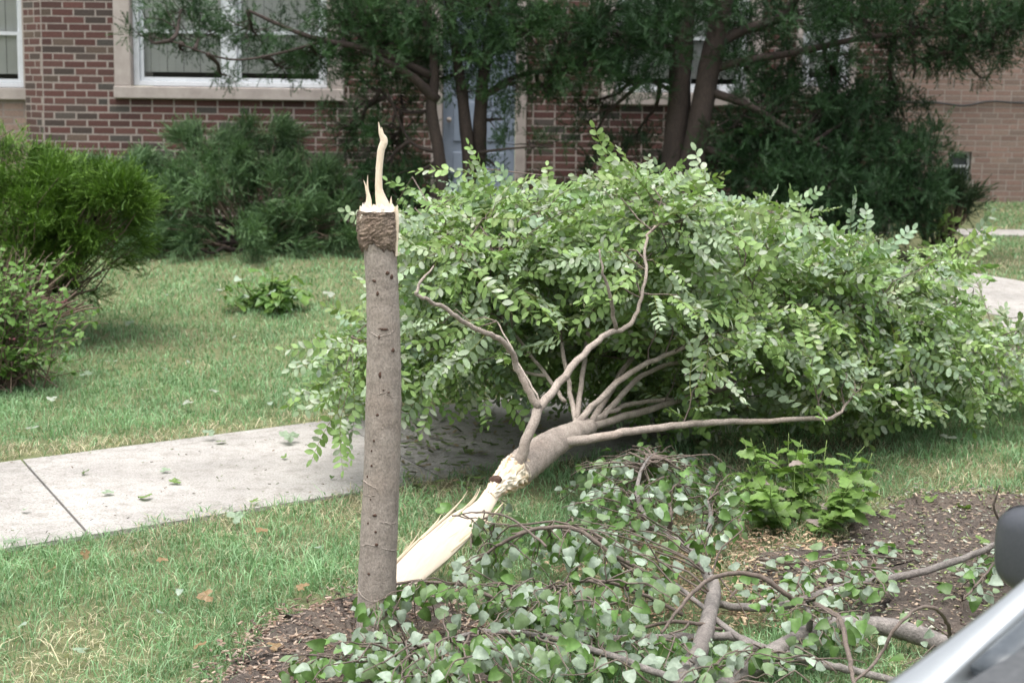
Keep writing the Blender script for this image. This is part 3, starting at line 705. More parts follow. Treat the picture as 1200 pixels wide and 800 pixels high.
c = pz(60, 330, 9.7)
juniper('bright yellow green juniper overhanging the lawn edge', (pz(20, 360, 9.8)[0], 9.8, 0.03),
        [(pz(40, 265, 9.7), (.55, .5, .42), .34), (pz(110, 262, 9.7), (.36, .38, .24), .22), (pz(140, 235, 9.6), (.20, .25, .12), .09), (pz(60, 225, 9.9), (.45, .35, .2), .15), (pz(0, 210, 9.9), (.4, .4, .24), .12), (pz(95, 305, 9.7), (.32, .3, .18), .08), (pz(-60, 280, 9.9), (.6, .5, .5), .15), (pz(45, 345, 9.9), (.42, .3, .16), .10)],
        2700, (0.032, 0.085, 0.014), (0.175, 0.32, 0.045), 33, 0.077, 7, 0.0, 6, 22, .06)
juniper('low grey green juniper at the foot of the dark yew', (pz(1105, 270, 13.4)[0], 13.5, .21), [(pz(1108, 245, 13.4), (.30, .3, .22), 1)], 130, (0.03, 0.06, 0.035), (0.08, 0.125, 0.06), 34, 0.13)
# bare brown twigs under the bright juniper
dk = thing('dead_juniper_branch', 'bare brown dead branches sticking out under the bright juniper', 'branch', pz(30, 372, 9.4))
rd = np.random.default_rng(4)
for i in range(18):
    a = pz(20+rd.normal(0, 25), 352+rd.normal(0, 10), 9.3+rd.normal(0, .1)); b = pz(60+rd.random()*60, 318+rd.random()*48, 9.2+rd.normal(0, .15))
    part('twig', MB().tube(smooth_path(wob(a, b, rd, 5, .07, -.08), 3), [.011, .004], 5, None, .2, i), M_dead, dk, True)

# ------------------------------------------------------------------ leaf templates
def oval_leaf(L=1.0, W=0.5, pts=7, fold=0.10, curl=0.0, tip=0.0, heart=0.0):
    """leaf in the xy plane from the stalk at the origin along +y; fold lifts the sides"""
    t = np.linspace(0, 1, pts); w = W*0.5*np.sin(np.pi*np.clip(t, 0, 1)**(0.9 if not heart else 0.66))**(0.6)
    if tip: w *= (1-0.22*t*tip)
    w[0] = 0.02; w[-1] = 0.0
    y = t*L-(heart*0.12*np.exp(-((t-0.17)/0.1)**2))*(1)
    mid = np.column_stack([t*0, t*L, -curl*t*t]); lft = np.column_stack([-w, y, -curl*t*t+fold*w/(W*.5+1e-9)*W]); rgt = lft*[-1, 1, 1]
    V = np.vstack([mid, lft, rgt]); n = pts; Fs = []
    for i in range(n-1): Fs += [[i, i+1, n+i+1, n+i], [i, 2*n+i, 2*n+i+1, i+1]]
    return V, np.array(Fs)
leaflet = oval_leaf(1, 0.52, 5, 0.07, 0.08)
def _lo(w=.275):
    h = [(0, 0, 0), (0, .5, -.02), (0, 1, -.08), (-w*.78, .2, .03), (-w, .52, .03), (-w*.74, .84, -.02), (w*.78, .2, .03), (w, .52, .03), (w*.74, .84, -.02)]
    return np.array(h, float), np.array([[0, 1, 4, 3], [1, 2, 5, 4], [0, 6, 7, 1], [1, 7, 8, 2]])
leaflet_lo = _lo()
def compound(seed, leaflet=leaflet, L=0.235, n=8, ll=0.037):
    """pinnate leaf: stalk along +y with paired oval leaflets"""
    r = np.random.default_rng(seed); mb = MB(); bend = r.normal(0, .05); dr = -0.05-0.08*r.random()
    s = np.linspace(0, 1, 7); stalk = np.column_stack([bend*s*s, s*L, dr*L*4*s*s*0.5])
    mb.tube(stalk, [.0017, .0008], 3, (0.20, 0.23, 0.06), 0, 0, False)
    base = np.array([0.205, 0.318, 0.105]) if seed % 3 else np.array([0.28, 0.375, 0.23])
    for i in range(n+1):
        t = 0.16+0.84*i/n; p = np.array([np.interp(t, s, stalk[:, k]) for k in range(3)])
        for sg in ((-1, 1) if i < n else (0,)):
            a = sg*(1.15-0.25*t)+r.normal(0, .12); d = np.array([math.sin(a), math.cos(a), r.normal(-.2, .35)]); nn = np.array([r.normal(0, .45), r.normal(0, .45), 1])
            M = frames(d[None], nn[None])[0]; q = ll*(0.8+0.35*math.sin(math.pi*min(1, t*.9)))*(0.9+.2*r.random())
            c = base*(0.78+0.45*r.random())
            if r.random() < .12: c = np.array([0.38, 0.44, 0.33])*(.8+.3*r.random())
            mb.add(leaflet[0]@M.T*q+p, [leaflet[1]], c)
    return mb
comp, comp_lo = [], []
for s in range(18):
    mb = compound(s % 9, leaflet if s < 9 else leaflet_lo); V = np.concatenate(mb.v); C = np.concatenate(mb.c); Fq = np.concatenate(mb.f[4])
    (comp if s < 9 else comp_lo).append((V, Fq, C, setm(np_mesh('leaf', V, [Fq], C, True), M_leaf) if s < 9 else None))
def scatter_multi(tpls, idx, pos, M, sc, tint):
    Vs, Fs, Cs, b = [], [], [], 0
    for k, tp in enumerate(tpls):
        s = idx == k
        if not s.any(): continue
        V, Fc, _ = scatter(tp[0], tp[1], pos[s], M[s], sc[s], np.ones((s.sum(), 3)))
        Cs.append((tp[2][None]*tint[s][:, None, :]).reshape(-1, 3)); Vs.append(V); Fs.append(Fc+b); b += len(V)
    return np.concatenate(Vs), np.concatenate(Fs), np.concatenate(Cs)

# ------------------------------------------------------------------ the snapped trunk left standing
TD = 4.54
def tp(u, v, D=TD): return at(u, v, D)
stump = thing('broken_tree_trunk', 'grey tree trunk snapped off at chest height with pale splinters on top', 'tree trunk', gpt(440, 745))
ctrl = [(439, 775), (441, 742), (443, 650), (447, 560), (449.5, 470), (449.5, 400), (448, 340), (445.5, 296), (444, 278)]
tw_ = [54, 49.5, 45.5, 43.5, 42.5, 40, 38, 38.5, 41]
P = smooth_path([tp(*q) for q in ctrl], 14); s = TD/F/2
R = np.interp(np.linspace(0, 1, len(P)), np.linspace(0, 1, len(tw_)), np.array(tw_)*s)
R = R*(1+0.004*np.sin(np.arange(len(P))*1.7)+0.006*np.random.default_rng(2).normal(0, 1, len(P)))
part('trunk', MB().tube(P, R, 40, None, 0.03, 3), M_trunk, stump, True)
cl = smooth_path([tp(444, 290), tp(444, 284), tp(443.5, 270), tp(443, 256), tp(443, 247)], 6)
rr = np.random.default_rng(12)
cv, cq, ct_ = tube_geo(cl, np.array([40, 45, 49, 47.5, 46.5])*s, 44, 0.07, 8)
ang = np.arctan2(cv[:, 1]-cl[0][1], cv[:, 0]-cl[0][0]); lowf = np.clip((cl[12][2]-cv[:, 2])/.05, 0, 1)
cv[:, 2] += lowf*(.009*np.sin(ang*3+1)+.006*np.sin(ang*7+2)+.005*np.sin(ang*17)); lump = 1+.035*np.sin(ang*3+cv[:, 2]*25)+.03*np.sin(ang*8-cv[:, 2]*30)+rr.normal(0, .022, len(cv))
cv[:, :2] = cl[0][:2]+(cv[:, :2]-cl[0][:2])*lump[:, None]
part('torn_bark_collar', MB().add(cv, [cq, ct_]), M_collar, stump)
rr = np.random.default_rng(12)
PW = (0.90, 0.84, 0.73)
def ribbon(P, W, T, side, c, mb=None, seed=0, ridges=5, rough=0.15):
    """a split strip: flat section, torn across its width; side = width direction"""
    P = np.asarray(P, float); m = len(P); r = np.random.default_rng(seed); k = ridges
    W = np.interp(np.linspace(0, 1, m), np.linspace(0, 1, len(W)), W); T = np.interp(np.linspace(0, 1, m), np.linspace(0, 1, len(T)), T)
    tg = np.gradient(P, axis=0); tg /= np.linalg.norm(tg, axis=1)[:, None]
    sd = np.asarray(side, float)-tg*np.sum(tg*np.asarray(side), 1)[:, None]; sd /= np.linalg.norm(sd, axis=1)[:, None]; nm = np.cross(tg, sd)
    x = np.linspace(-1, 1, k); prof = r.normal(0, rough, k); V = []
    for i in range(m):
        a = W[i]/2; jit = r.normal(0, .05, k); prof = prof*0.9+r.normal(0, rough*.35, k)
        top = P[i]+sd[i]*((x+jit*.4)*a)[:, None]+nm[i]*(T[i]*(.5+prof*.6))[:, None]
        bot = P[i]+sd[i]*(x[::-1]*a*.92)[:, None]-nm[i]*(T[i]*.5*np.sqrt(np.maximum(.08, 1-x[::-1]**2*.9)))[:, None]
        V.append(np.vstack([top, bot]))
    n = 2*k; V = np.vstack(V); i = np.arange(m-1)[:, None]*n; j = np.arange(n); j2 = (j+1) % n
    Fq = np.stack([i+j, i+j2, i+n+j2, i+n+j], -1).reshape(-1, 4)
    Ft = [[0, q+1, q] for q in range(1, n-1)]+[[(m-1)*n, (m-1)*n+q, (m-1)*n+q+1] for q in range(1, n-1)]
    cr = np.concatenate([1-.5*r.random(k)**3.0, np.full(k, .8)]); C = np.array(c)*(np.tile(cr, m)*(.93+.12*r.random(len(V))))[:, None]**np.array([.6, 1, 1.5]); mb = mb or MB(); mb.add(V, [Fq, Ft], C); return mb
sx = np.array([1, 0, 0])
# jagged top: a cap of many short splinters
cap = MB(); c0 = tp(443, 247)
cap.tube([tp(443, 256), tp(443, 247), tp(443, 244.5)], [21*2*s, 20*2*s, 17*2*s], 18, PW, .25, 4)
for i in range(46):
    a = rr.random()*6.28; q = math.sqrt(rr.random())*.047; b = c0+np.array([math.cos(a)*q, math.sin(a)*q, -.01]); h = .012+.022*rr.random()
    cap.tube([b, b+[rr.normal(0, .003), rr.normal(0, .003), h*.6], b+[rr.normal(0, .004), 0, h]], [.006, .005, .0006], 5, np.array(PW)*(.85+.3*rr.random()), .3, i)
part('splintered_top', cap, M_wood, stump)
sp = smooth_path([tp(452, 250), tp(447.5, 238), tp(444, 222), tp(443.8, 205), tp(445, 188), tp(446.5, 176), tp(449.5, 168), tp(449.5, 163), tp(446.5, 157), tp(444.6, 150), tp(443.6, 143)], 4)
part('splinter', ribbon(sp, np.array([19, 15, 9, 8, 8.2, 8.5, 9, 8.5, 5.5, 2.6, .5])*2*s, [.022, .015, .010, .008, .006, .002], sx, PW, None, 3, 5), M_wood, stump)
for pts, w in (([(452, 168), (449.5, 160), (447.6, 152), (447.2, 149)], [3.5, 3, 1.5, .3]), ([(431, 250), (432, 235), (430.5, 222), (431, 205)], [10, 6.5, 3, .3]), ([(430, 228), (428, 217), (426, 211)], [2, 1.5, .3]), ([(458, 252), (458, 240), (458.5, 230)], [5, 3.5, .4]), ([(464.5, 300), (465, 262), (465, 248), (465.5, 240)], [3, 5, 4, .6]), ([(462, 250), (462.5, 244), (463, 242)], [3, 2.5, .4]), ([(424, 252), (423, 245), (422, 241)], [6, 4, .5]), ([(437, 250), (438, 243), (438, 239)], [6, 3, .4])):
    part('splinter', ribbon(smooth_path([tp(u, v, TD-.02 if u > 461 else TD) for u, v in pts], 4), np.array(w)*2*s, [.010, .006, .001], sx, PW, None, int(pts[0][0]), 4), M_wood, stump)
# scars and knots on the bark
M_scar = simple('bark_scar', (0.045, 0.025, 0.018), (0.095, 0.055, 0.038), 90, 0.95, 0.8, 0.004)
def knot(r, w, h, th):
    mb = MB(); n = 9
    a = np.arange(n)*2*math.pi/n; V = [[0, -th, 0]]
    for q, dd in ((.55, -th*.8), (1, 0.004)): V += [[math.cos(t)*w*q*(1+.25*r.normal()), dd, math.sin(t)*h*q*(1+.2*r.normal())] for t in a]
    j = np.arange(n); j2 = (j+1) % n
    mb.add(np.array(V), [np.stack([j*0, 1+j, 1+j2], -1), np.stack([1+j, 1+n+j, 1+n+j2, 1+j2], -1)]); return mb
scars = [(444, 482, 3, 2.6), (455, 318, 4, 3), (460, 323, 3, 4.5), (452, 383, 8, 2.2), (446, 392, 1.5, 4), (447, 436, 2.4, 6), (441, 598, 3.4, 2.5), (433, 608, 2, 2.4), (442, 617, 2.2, 2.2), (437, 541, 2, 2.4), (440, 512, 2.2, 2.2), (432, 555, 1.7, 2.5), (434, 666, 2.8, 2.6), (443, 632, 3, 3.2), (437, 524, 1.6, 1.8), (462, 408, 3.5, 3), (451, 453, 1.8, 1.2), (444, 342, 3, 4), (440, 327, 4, 2), (436, 580, 1.4, 1.4), (457, 456, 2.4, 1.2)]
for u, v, w, h in scars:
    i = int(np.argmin([abs(proj(q)[1]-v) for q in P])); ctr = P[i]; off = (at(u, v, TD)-ctr)[0]; off = max(-.9*R[i], min(.9*R[i], off)); th = math.asin(off/R[i])
    Mz = np.array([[math.cos(th), -math.sin(th), 0], [math.sin(th), math.cos(th), 0], [0, 0, 1]])
    mb = knot(rr, w*2*s, h*2*s, .0035); mb.v[0] = mb.v[0]@Mz.T+ctr+np.array([math.sin(th), -math.cos(th), 0])*R[i]*.985+np.array([0, 0, at(u, v, TD)[2]-ctr[2]])
    part('bark_scar', mb, M_scar, stump, True)

for v, a0, a1, th in ((455, 3.6, 5.0, .0016), (458, 4.9, 6.0, .0013), (566, 3.4, 4.7, .002), (575, 3.5, 4.5, .0014), (640, 3.3, 6.1, .0018), (603, 4.8, 6.0, .0014), (693, 3.2, 5.4, .002), (385, 3.9, 5.6, .0016), (500, 4.6, 6.0, .0012), (537, 3.4, 4.4, .0013)):
    i = int(np.argmin([abs(proj(q)[1]-v) for q in P])); aa_ = np.linspace(a0, a1, 14); zz = rr.normal(0, .0016, 14)
    part('bark_ridge', MB().tube(np.column_stack([P[i][0]+np.cos(aa_)*R[i]*.995, P[i][1]+np.sin(aa_)*R[i]*.995, P[i][2]+zz+.012*np.sin(aa_*2+v)]), np.r_[.0003, np.full(12, th)*(.6+.8*rr.random(12)), .0003], 5), M_trunk, stump, True)

# ------------------------------------------------------------------ the fallen top of the tree
ft = thing('fallen_tree', 'fallen leafy tree top with pale split trunk end lying across the pavement', 'fallen tree', gpt(600, 590))
cp = lambda L, k=6: smooth_path([at(*q) for q in L], k)
tr = cp([(604, 553, 5.52), (622, 538, 5.6), (640, 525, 5.68), (662, 512, 5.78), (690, 500, 5.95)], 7)
part('trunk', MB().tube(tr, [.060, .061, .055, .046, .034], 22, None, .08, 9, True), M_limb, ft, True)
# torn pale wood: long strip, ring and hollow
strip = smooth_path([gpt(452, 702, .02), gpt(478, 672, .07), gpt(512, 640, .125), gpt(545, 612, .17), gpt(566, 594, .20), gpt(578, 577, .225), gpt(590, 563, .25)], 6)
part('split_wood', ribbon(strip, [.075, .105, .118, .10, .062, .055, .07], [.03, .028, .026, .022, .02, .025, .03], np.array([.70, -.25, -.66]), (0.80, .765, .69), None, 5, 25, .42), M_wood, ft)
sdv = np.array([.70, -.25, -.66]); sdv /= np.linalg.norm(sdv)
for k in range(16):                          # loose fibres torn along the strip
    i0 = int(rr.integers(2, 22)); ln = int(rr.integers(6, 14)); sg = rr.uniform(-.5, .5) if k % 2 else (.47 if k % 4 else -.47); q = strip[i0:i0+ln].copy()
    if len(q) < 4: continue
    off = np.linspace(0, 1, len(q))**2*rr.uniform(.004, .022); q = q+sdv*(sg*.10+np.sign(sg)*off)[:, None]+np.array([-.3, -.6, .6])*(.012+off*.6)[:, None]
    part('splinter', ribbon(q, [.010, .008, .004, .0008], [.005, .004, .002, .0006], sdv, np.array((.78, .70, .56))*(.75+.35*rr.random()), None, 200+k, 4, .3), M_wood, ft)
ew = MB(); ax = tr[0]-tr[2]; ax /= np.linalg.norm(ax); e1 = np.cross(ax, [0, 0, 1]); e1 /= np.linalg.norm(e1); e2 = np.cross(ax, e1)
te = smooth_path([tr[1], tr[0], tr[0]+ax*.045, strip[-4], strip[-9]], 6)
tv, tq, tt = tube_geo(te, np.interp(np.linspace(0, 1, len(te)), [0, .25, .5, .75, 1], [.050, .058, .047, .032, .020]), 30, .34, 6)
cr = np.tile(1-.6*rr.random(30)**2.5, len(te)); cr = np.concatenate([cr, [1, 1]])*(.9+.15*rr.random(len(tv)))
ew.add(tv, [tq, tt], np.array((0.80, .74, .62))*cr[:, None]**np.array([.6, 1, 1.5]))
for i in range(16):
    a = rr.random()*6.28; o_ = e1*math.cos(a)+e2*math.sin(a); b = tr[0]+o_*(.054+.006*rr.random())-ax*.03; L = .05+.08*rr.random()
    ribbon([b, b+ax*L*.5-o_*.006, b+ax*L*.85-o_*.018, b+ax*L-o_*.024], [.016, .014, .009, .001], [.006, .005, .003, .001], np.cross(ax, o_), np.array((0.84, .74, .58))*(.7+.35*rr.random()), ew, i, 4, .2)
part('torn_end', ew, M_wood, ft)
hc = at(577, 561, 5.42); nh = np.array([-.25, -.75, .6]); nh /= np.linalg.norm(nh)
hd = knot(rr, .026, .014, .004); Rh = frames(np.array([[-nh[0], -nh[1], -nh[2]]]), np.array([[0, 0, 1.0]]))[0]; surf = te[np.argmin(np.linalg.norm(te-hc, axis=1))]
hd.v[0] = hd.v[0]@Rh.T+surf+nh*.052; part('hollow', hd, M_scar, ft, True)
limbs = [([(606, 548, 5.5), (618, 515, 5.5), (630, 482, 5.55), (648, 458, 5.65), (684, 415, 5.8), (712, 392, 5.95), (738, 381, 6.0), (752, 350, 6.05), (757, 318, 6.1), (757, 285, 6.15), (768, 266, 6.2), (800, 258, 6.3)], [.034, .030, .028, .024, .020, .018, .014, .011, .010, .009, .008, .004]),
         ([(631, 478, 5.55), (618, 455, 5.55), (604, 425, 5.55), (592, 402, 5.5), (570, 390, 5.45), (545, 378, 5.4), (520, 360, 5.35), (498, 350, 5.3), (487, 343, 5.28), (497, 325, 5.3), (508, 312, 5.35)], [.022, .020, .018, .016, .015, .014, .012, .010, .009, .007, .004]),
         ([(722, 386, 5.98), (716, 350, 5.9), (707, 320, 5.85), (702, 292, 5.85)], [.013, .011, .008, .004]),
         ([(655, 518, 5.72), (690, 514, 5.75), (740, 506, 5.8), (800, 498, 5.95), (860, 494, 6.1), (930, 491, 6.25), (975, 489, 6.4), (998, 466, 6.5)], [.034, .027, .024, .022, .019, .016, .013, .006]),
         ([(668, 505, 5.85), (700, 470, 6.0), (740, 435, 6.2), (790, 412, 6.4), (850, 385, 6.6), (910, 370, 6.8), (975, 360, 7.0), (1040, 356, 7.2)], [.030, .026, .024, .020, .016, .013, .010, .005]),
         ([(680, 500, 5.95), (712, 482, 6.15), (745, 445, 6.4), (790, 425, 6.7), (840, 415, 7.0), (930, 405, 7.5), (1050, 400, 8.0)], [.030, .026, .022, .018, .014, .01, .005]),
         ([(676, 500, 5.9), (668, 460, 6.1), (660, 410, 6.3), (652, 380, 6.5), (640, 330, 6.8), (645, 280, 7.0)], [.024, .02, .016, .014, .01, .005]),
         ([(676, 490, 5.95), (684, 430, 6.3), (690, 380, 6.6), (700, 300, 7.0), (712, 240, 7.2)], [.024, .02, .016, .01, .005]),
         ([(690, 500, 5.95), (760, 480, 6.5), (850, 455, 7.1), (960, 440, 7.7), (1080, 430, 8.2), (1180, 420, 8.6)], [.034, .03, .025, .02, .013, .006]),
         ([(662, 470, 6.05), (640, 440, 6.2), (598, 385, 6.5), (560, 330, 6.8), (520, 280, 7.0)], [.018, .016, .012, .009, .004]),
         ([(640, 440, 6.2), (580, 430, 6.5), (520, 415, 6.6), (450, 400, 6.6), (410, 400, 6.5)], [.014, .012, .01, .008, .004]),
         ([(690, 500, 5.95), (740, 420, 6.8), (800, 340, 7.4), (860, 280, 7.9), (890, 250, 8.1)], [.028, .024, .018, .012, .005]),
         ([(600, 385, 6.45), (597, 340, 6.4), (594, 310, 6.4), (575, 293, 6.4), (540, 290, 6.4), (515, 300, 6.4)], [.008, .007, .006, .005, .004, .003]),
         ([(632, 470, 5.6), (610, 430, 5.8), (585, 382, 6.0), (580, 375, 6.0)], [.008, .007, .005, .003]),
         ([(712, 482, 6.15), (760, 470, 6.5), (820, 470, 6.9), (900, 480, 7.2), (1000, 470, 7.4)], [.022, .018, .014, .01, .005])]
skel = []
for L, rad in limbs:
    Pm = cp(L, 5); Pm[1:-1] += np.random.default_rng(len(skel)).normal(0, .0025, Pm[1:-1].shape)
    part('branch', MB().tube(Pm, np.array(rad)*(.62 if len(skel) < 4 else .48), 9, None, .1, len(skel)), M_limb, ft, True); skel.append(Pm[len(Pm)//4:])
S = np.vstack(skel)
outline = np.array([(392, 480), (402, 425), (440, 392), (462, 330), (486, 252), (528, 226), (580, 215), (650, 214), (700, 195), (745, 193), (790, 212), (850, 234), (905, 241), (960, 256), (1000, 268), (1015, 285), (1080, 285), (1130, 292), (1142, 345), (1160, 400), (1200, 395), (1250, 380), (1300, 400), (1300, 460), (1230, 470), (1130, 478), (1010, 498), (960, 520), (900, 505), (800, 502), (720, 500), (660, 470), (600, 452), (540, 455), (480, 452), (440, 490), (392, 505)], float)
rt = np.random.default_rng(41)
def depth_range(u, v):
    lo = 5.75+max(0, (u-820))/380*1.5+max(0, (560-u))/200*.35; hi = lo+2.4
    t = (v-200)/280; lo += .55*(1-t)
    if v > 375 and 590 < u < 830: lo = max(lo, 6.75)
    if v > 430 and 640 < u < 1010: lo = max(lo, 6.8)
    if v < 400 and 470 < u < 780: lo = max(lo, 6.15)
    return lo, max(hi, lo+1.2)
twm = MB(); LP, LA, LN, LS = [], [], [], []
ntw = 0; tries = 0
while ntw < 640 and tries < 9000:
    tries += 1
    u, v = rt.uniform(365, 1300), rt.uniform(180, 525)
    if not inpoly(np.array([u]), np.array([v]), outline)[0]: continue
    lo, hi = depth_range(u, v); Dd = lo+(hi-lo)*rt.random()**1.3
    e = at(u, v, Dd); g = float(gz(e[0], e[1]))
    if e[2] < g+.06: continue
    dist = np.linalg.norm(S-e, axis=1)+.5*rt.random(len(S)); a = S[int(np.argmin(dist))]
    L = np.linalg.norm(e-a)
    if L > 1.2: a = e+(a-e)/L*1.2; L = 1.2
    if L < .18: continue
    Pt = wob(a, e, rt, 6, .06, .10); ntw += 1
    twm.tube(Pt, [.0045 if L > .5 else .0035, .0012], 4, None, 0, 0, False)
    Q = smooth_path(Pt, 4); cum = np.concatenate([[0], np.cumsum(np.linalg.norm(np.diff(Q, axis=0), axis=1))]); tot = cum[-1]
    k = int(rt.integers(6, 10)); sp0 = max(0, tot-.5)
    for i in range(k):
        ss = sp0+(tot-sp0)*(i+.6)/k; p = np.array([np.interp(ss, cum, Q[:, q]) for q in range(3)])
        dt = Q[-1]-Q[-3]; dt /= np.linalg.norm(dt)+1e-9; side = np.cross(dt, [0, 0, 1]); side /= np.linalg.norm(side)+1e-9
        sg = 1 if i % 2 else -1; dd = dt*(.55+.3*rt.random())+side*sg*(.75+.3*rt.random())+np.array([rt.normal(0, .25), rt.normal(0, .25), rt.normal(.02, .5)])
        if i == k-1: dd = dt+np.array([0, 0, -.2])
        LP.append(p); LA.append(dd); LN.append(np.array([rt.normal(0, .65), rt.normal(-.35, .65), .8])); LS.append(.55+.65*rt.random())
part('twigs', twm, M_twig, ft, True, 'stuff')
LP, LA, LN, LS = map(np.array, (LP, LA, LN, LS))
LP[:, 2] = np.maximum(LP[:, 2], gz(LP[:, 0], LP[:, 1])+.03)
down = LP[:, 2] < gz(LP[:, 0], LP[:, 1])+.2; LA[down, 2] = np.abs(LA[down, 2])*.3
LM = frames(LA, LN); idx = rt.integers(0, 9, len(LP)); tint = (.8+.4*rt.random((len(LP), 1)))*np.array([1, 1, 1])*np.column_stack([.92+.16*rt.random(len(LP)), np.ones(len(LP)), .9+.2*rt.random(len(LP))])
order = np.argsort(LP[:, 1]); near = set(order[:300].tolist()); isn = np.array([i in near for i in range(len(LP))])
for i in order[:300]: piece('leaf', comp[idx[i]][3], ft, LP[i], LM[i], LS[i])
V, Fc, C = scatter_multi(comp_lo, idx[~isn], LP[~isn], LM[~isn], LS[~isn], tint[~isn])
part('foliage', np_mesh('foliage', V-ROOT[ft], [Fc], C, True), M_leaf, ft, kind='stuff')

# ------------------------------------------------------------------ fallen linden limbs in the foreground
def linden(seed):
    r = np.random.default_rng(seed); V, Fq = oval_leaf(1, .9, 8, (.03, .14, .24, -.1, .2)[seed % 5], (.25, .45, .15, .4, .6)[seed % 5], .6, 1)
    V = V.copy(); V[:, 2] += .07*np.sin(V[:, 1]*7+seed)*np.abs(V[:, 0])*2+.10*V[:, 0]*np.sin(seed*1.7); V *= .037*(0.95+.1*r.random())
    st_ = np.array([[0, -.028, .004], [.0006, -.028, .004], [.0006, .002, 0], [0, .002, 0]])
    pale = seed % 5 in (0, 1, 3); base = np.array([.31, .39, .305])*(.75+.5*r.random()) if pale else np.array([.10, .19, .05])*(.7+.7*r.random())
    if seed % 5 == 3: base = np.array([.19, .275, .14])
    C = np.vstack([np.tile(base, (len(V), 1)), np.tile((.22, .20, .07), (4, 1))]); C[:8] *= 1.12; C[8:16] *= .9
    n = len(V); V = np.vstack([V, st_]); Fq = np.vstack([Fq, [[n, n+1, n+2, n+3]]])
    V[:, 1] += .028
    return V, Fq, C, setm(np_mesh('leaf', V, [Fq], C, True), M_leaf)
lind = [linden(s) for s in range(15)]
ls = np.random.default_rng(55)
def limb(label, sticks, region, ntw, nleaf, seed, hmax=.2, tw_len=.5, lean=0, pile=0, mt=None):
    """sticks: (points (u, v, height), radii); region: photo polygon that its leafy twigs cover on the ground"""
    r = np.random.default_rng(seed)
    b0 = gpt(*sticks[0][0][0][:2]); t = thing('fallen_branch', label, 'branch', b0, 'linden branches on the ground')
    sk = []
    for k, (L, rad) in enumerate(sticks):
        Pm = smooth_path([gpt(*q) for q in L], 6); Pm[1:-1] += r.normal(0, .0012, Pm[1:-1].shape)
        part('branch', MB().tube(Pm, rad, 10 if max(rad) > .012 else 7, None, .1, seed+k), M_lind if max(rad) > .009 else M_twig, t, True); sk.append(Pm)
    Sk = np.vstack(sk); reg = np.array(region, float); pos, ax_, nr = [], [], []
    n = 0; tr_ = 0
    while n < ntw and tr_ < 4000:
        tr_ += 1
        u, v = r.uniform(reg[:, 0].min(), reg[:, 0].max()), r.uniform(reg[:, 1].min(), reg[:, 1].max())
        if not inpoly(np.array([u]), np.array([v]), reg)[0]: continue
        e = gpt(u, v, .02+hmax*r.random()**1.2)
        a = Sk[int(np.argmin(np.linalg.norm(Sk-e, axis=1)+.25*r.random(len(Sk))))]; L = np.linalg.norm(e-a)
        if L > tw_len: a = e+(a-e)/L*tw_len; a[2] = max(.015, a[2]*.6); L = tw_len
        if L < .06: continue
        Pt = wob(a, e, r, 6, .04, .07); Pt[:, 2] = np.maximum(Pt[:, 2], .012); n += 1
        part('twig', MB().tube(smooth_path(Pt, 2), [.0038 if L > .25 else .0028, .0013], 5, None, 0, seed), M_twig, t, True)
        k = max(1, int(round(nleaf/ntw*(.6+.8*r.random()))))
        Q = smooth_path(Pt, 4)
        if r.random() < .2: k = 0
        for i in range(k):
            ii = int((.25+.75*(i+r.random()*.5)/k)*(len(Q)-1)); p = Q[min(ii, len(Q)-1)]
            dt = Q[-1]-Q[0]; dt /= np.linalg.norm(dt); sd_ = np.cross(dt, [0, 0, 1]); sd_ /= np.linalg.norm(sd_)+1e-6
            pos.append(p); ax_.append(dt*.35+sd_*(1 if i % 2 else -1)*(.4+.5*r.random())+np.array([0, -.2, r.normal(-.6, .4)])); nr.append(np.array([r.normal(0, .6), r.normal(-.7, .5), .65]))
    pos, ax_, nr = map(np.array, (pos, ax_, nr)); pos[:, 2] = np.maximum(pos[:, 2], .03); low = pos[:, 2] < .09; ax_[low, 2] = np.abs(ax_[low, 2])*.25
    Mx = frames(ax_, nr); sc = .45+.75*r.random(len(pos)); ix = r.integers(0, 15, len(pos)); o = np.argsort(pos[:, 1]); 
    for i in o[:300]: piece('leaf', lind[ix[i]][3], t, pos[i], Mx[i], sc[i])
    rest = o[300:]
    if len(rest):
        V, Fc, C = scatter_multi(lind, ix[rest], pos[rest], Mx[rest], sc[rest], np.ones((len(rest), 3)))
        part('leaves', np_mesh('leaves', V-ROOT[t], [Fc], C, True), M_leaf, t, kind='stuff')
    return t
limb('thick upright grey limb with forked end among the fallen branches', [
    ([(792, 815, .03), (801, 797, .04), (822, 755, .06), (836, 699, .08), (831, 676, .10), (808, 643, .10), (766, 618, .12), (747, 583, .2), (752, 550, .26), (764, 533, .28)], [.030, .0285, .026, .023, .019, .014, .011, .009, .006, .003]),
    ([(806, 641, .1), (827, 627, .1), (833, 608, .14), (829, 586, .2)], [.010, .010, .008, .005]), ([(784, 624, .11), (760, 620, .1), (738, 622, .06)], [.008, .006, .004]), ([(783, 625, .1), (786, 600, .18), (779, 570, .22)], [.008, .007, .004])],
    [(640, 590), (670, 545), (720, 525), (780, 528), (870, 548), (900, 600), (860, 630), (760, 622), (660, 625)], 150, 1050, 61, .28)
limb('heavy crooked bare limb running under the silver car', [([(845, 812, .03), (859, 797, .035), (901, 769, .05), (939, 746, .06), (981, 732, .06), (1037, 734, .05), (1083, 746, .04), (1111, 758, .035), (1150, 772, .03)], [.030, .029, .027, .027, .026, .027, .028, .028, .027]),
    ([(946, 744, .06), (950, 725, .12), (943, 707, .16)], [.011, .009, .006])],
    [(900, 770), (960, 745), (1060, 745), (1090, 765), (1040, 800), (900, 805)], 18, 55, 62, .10, .3)
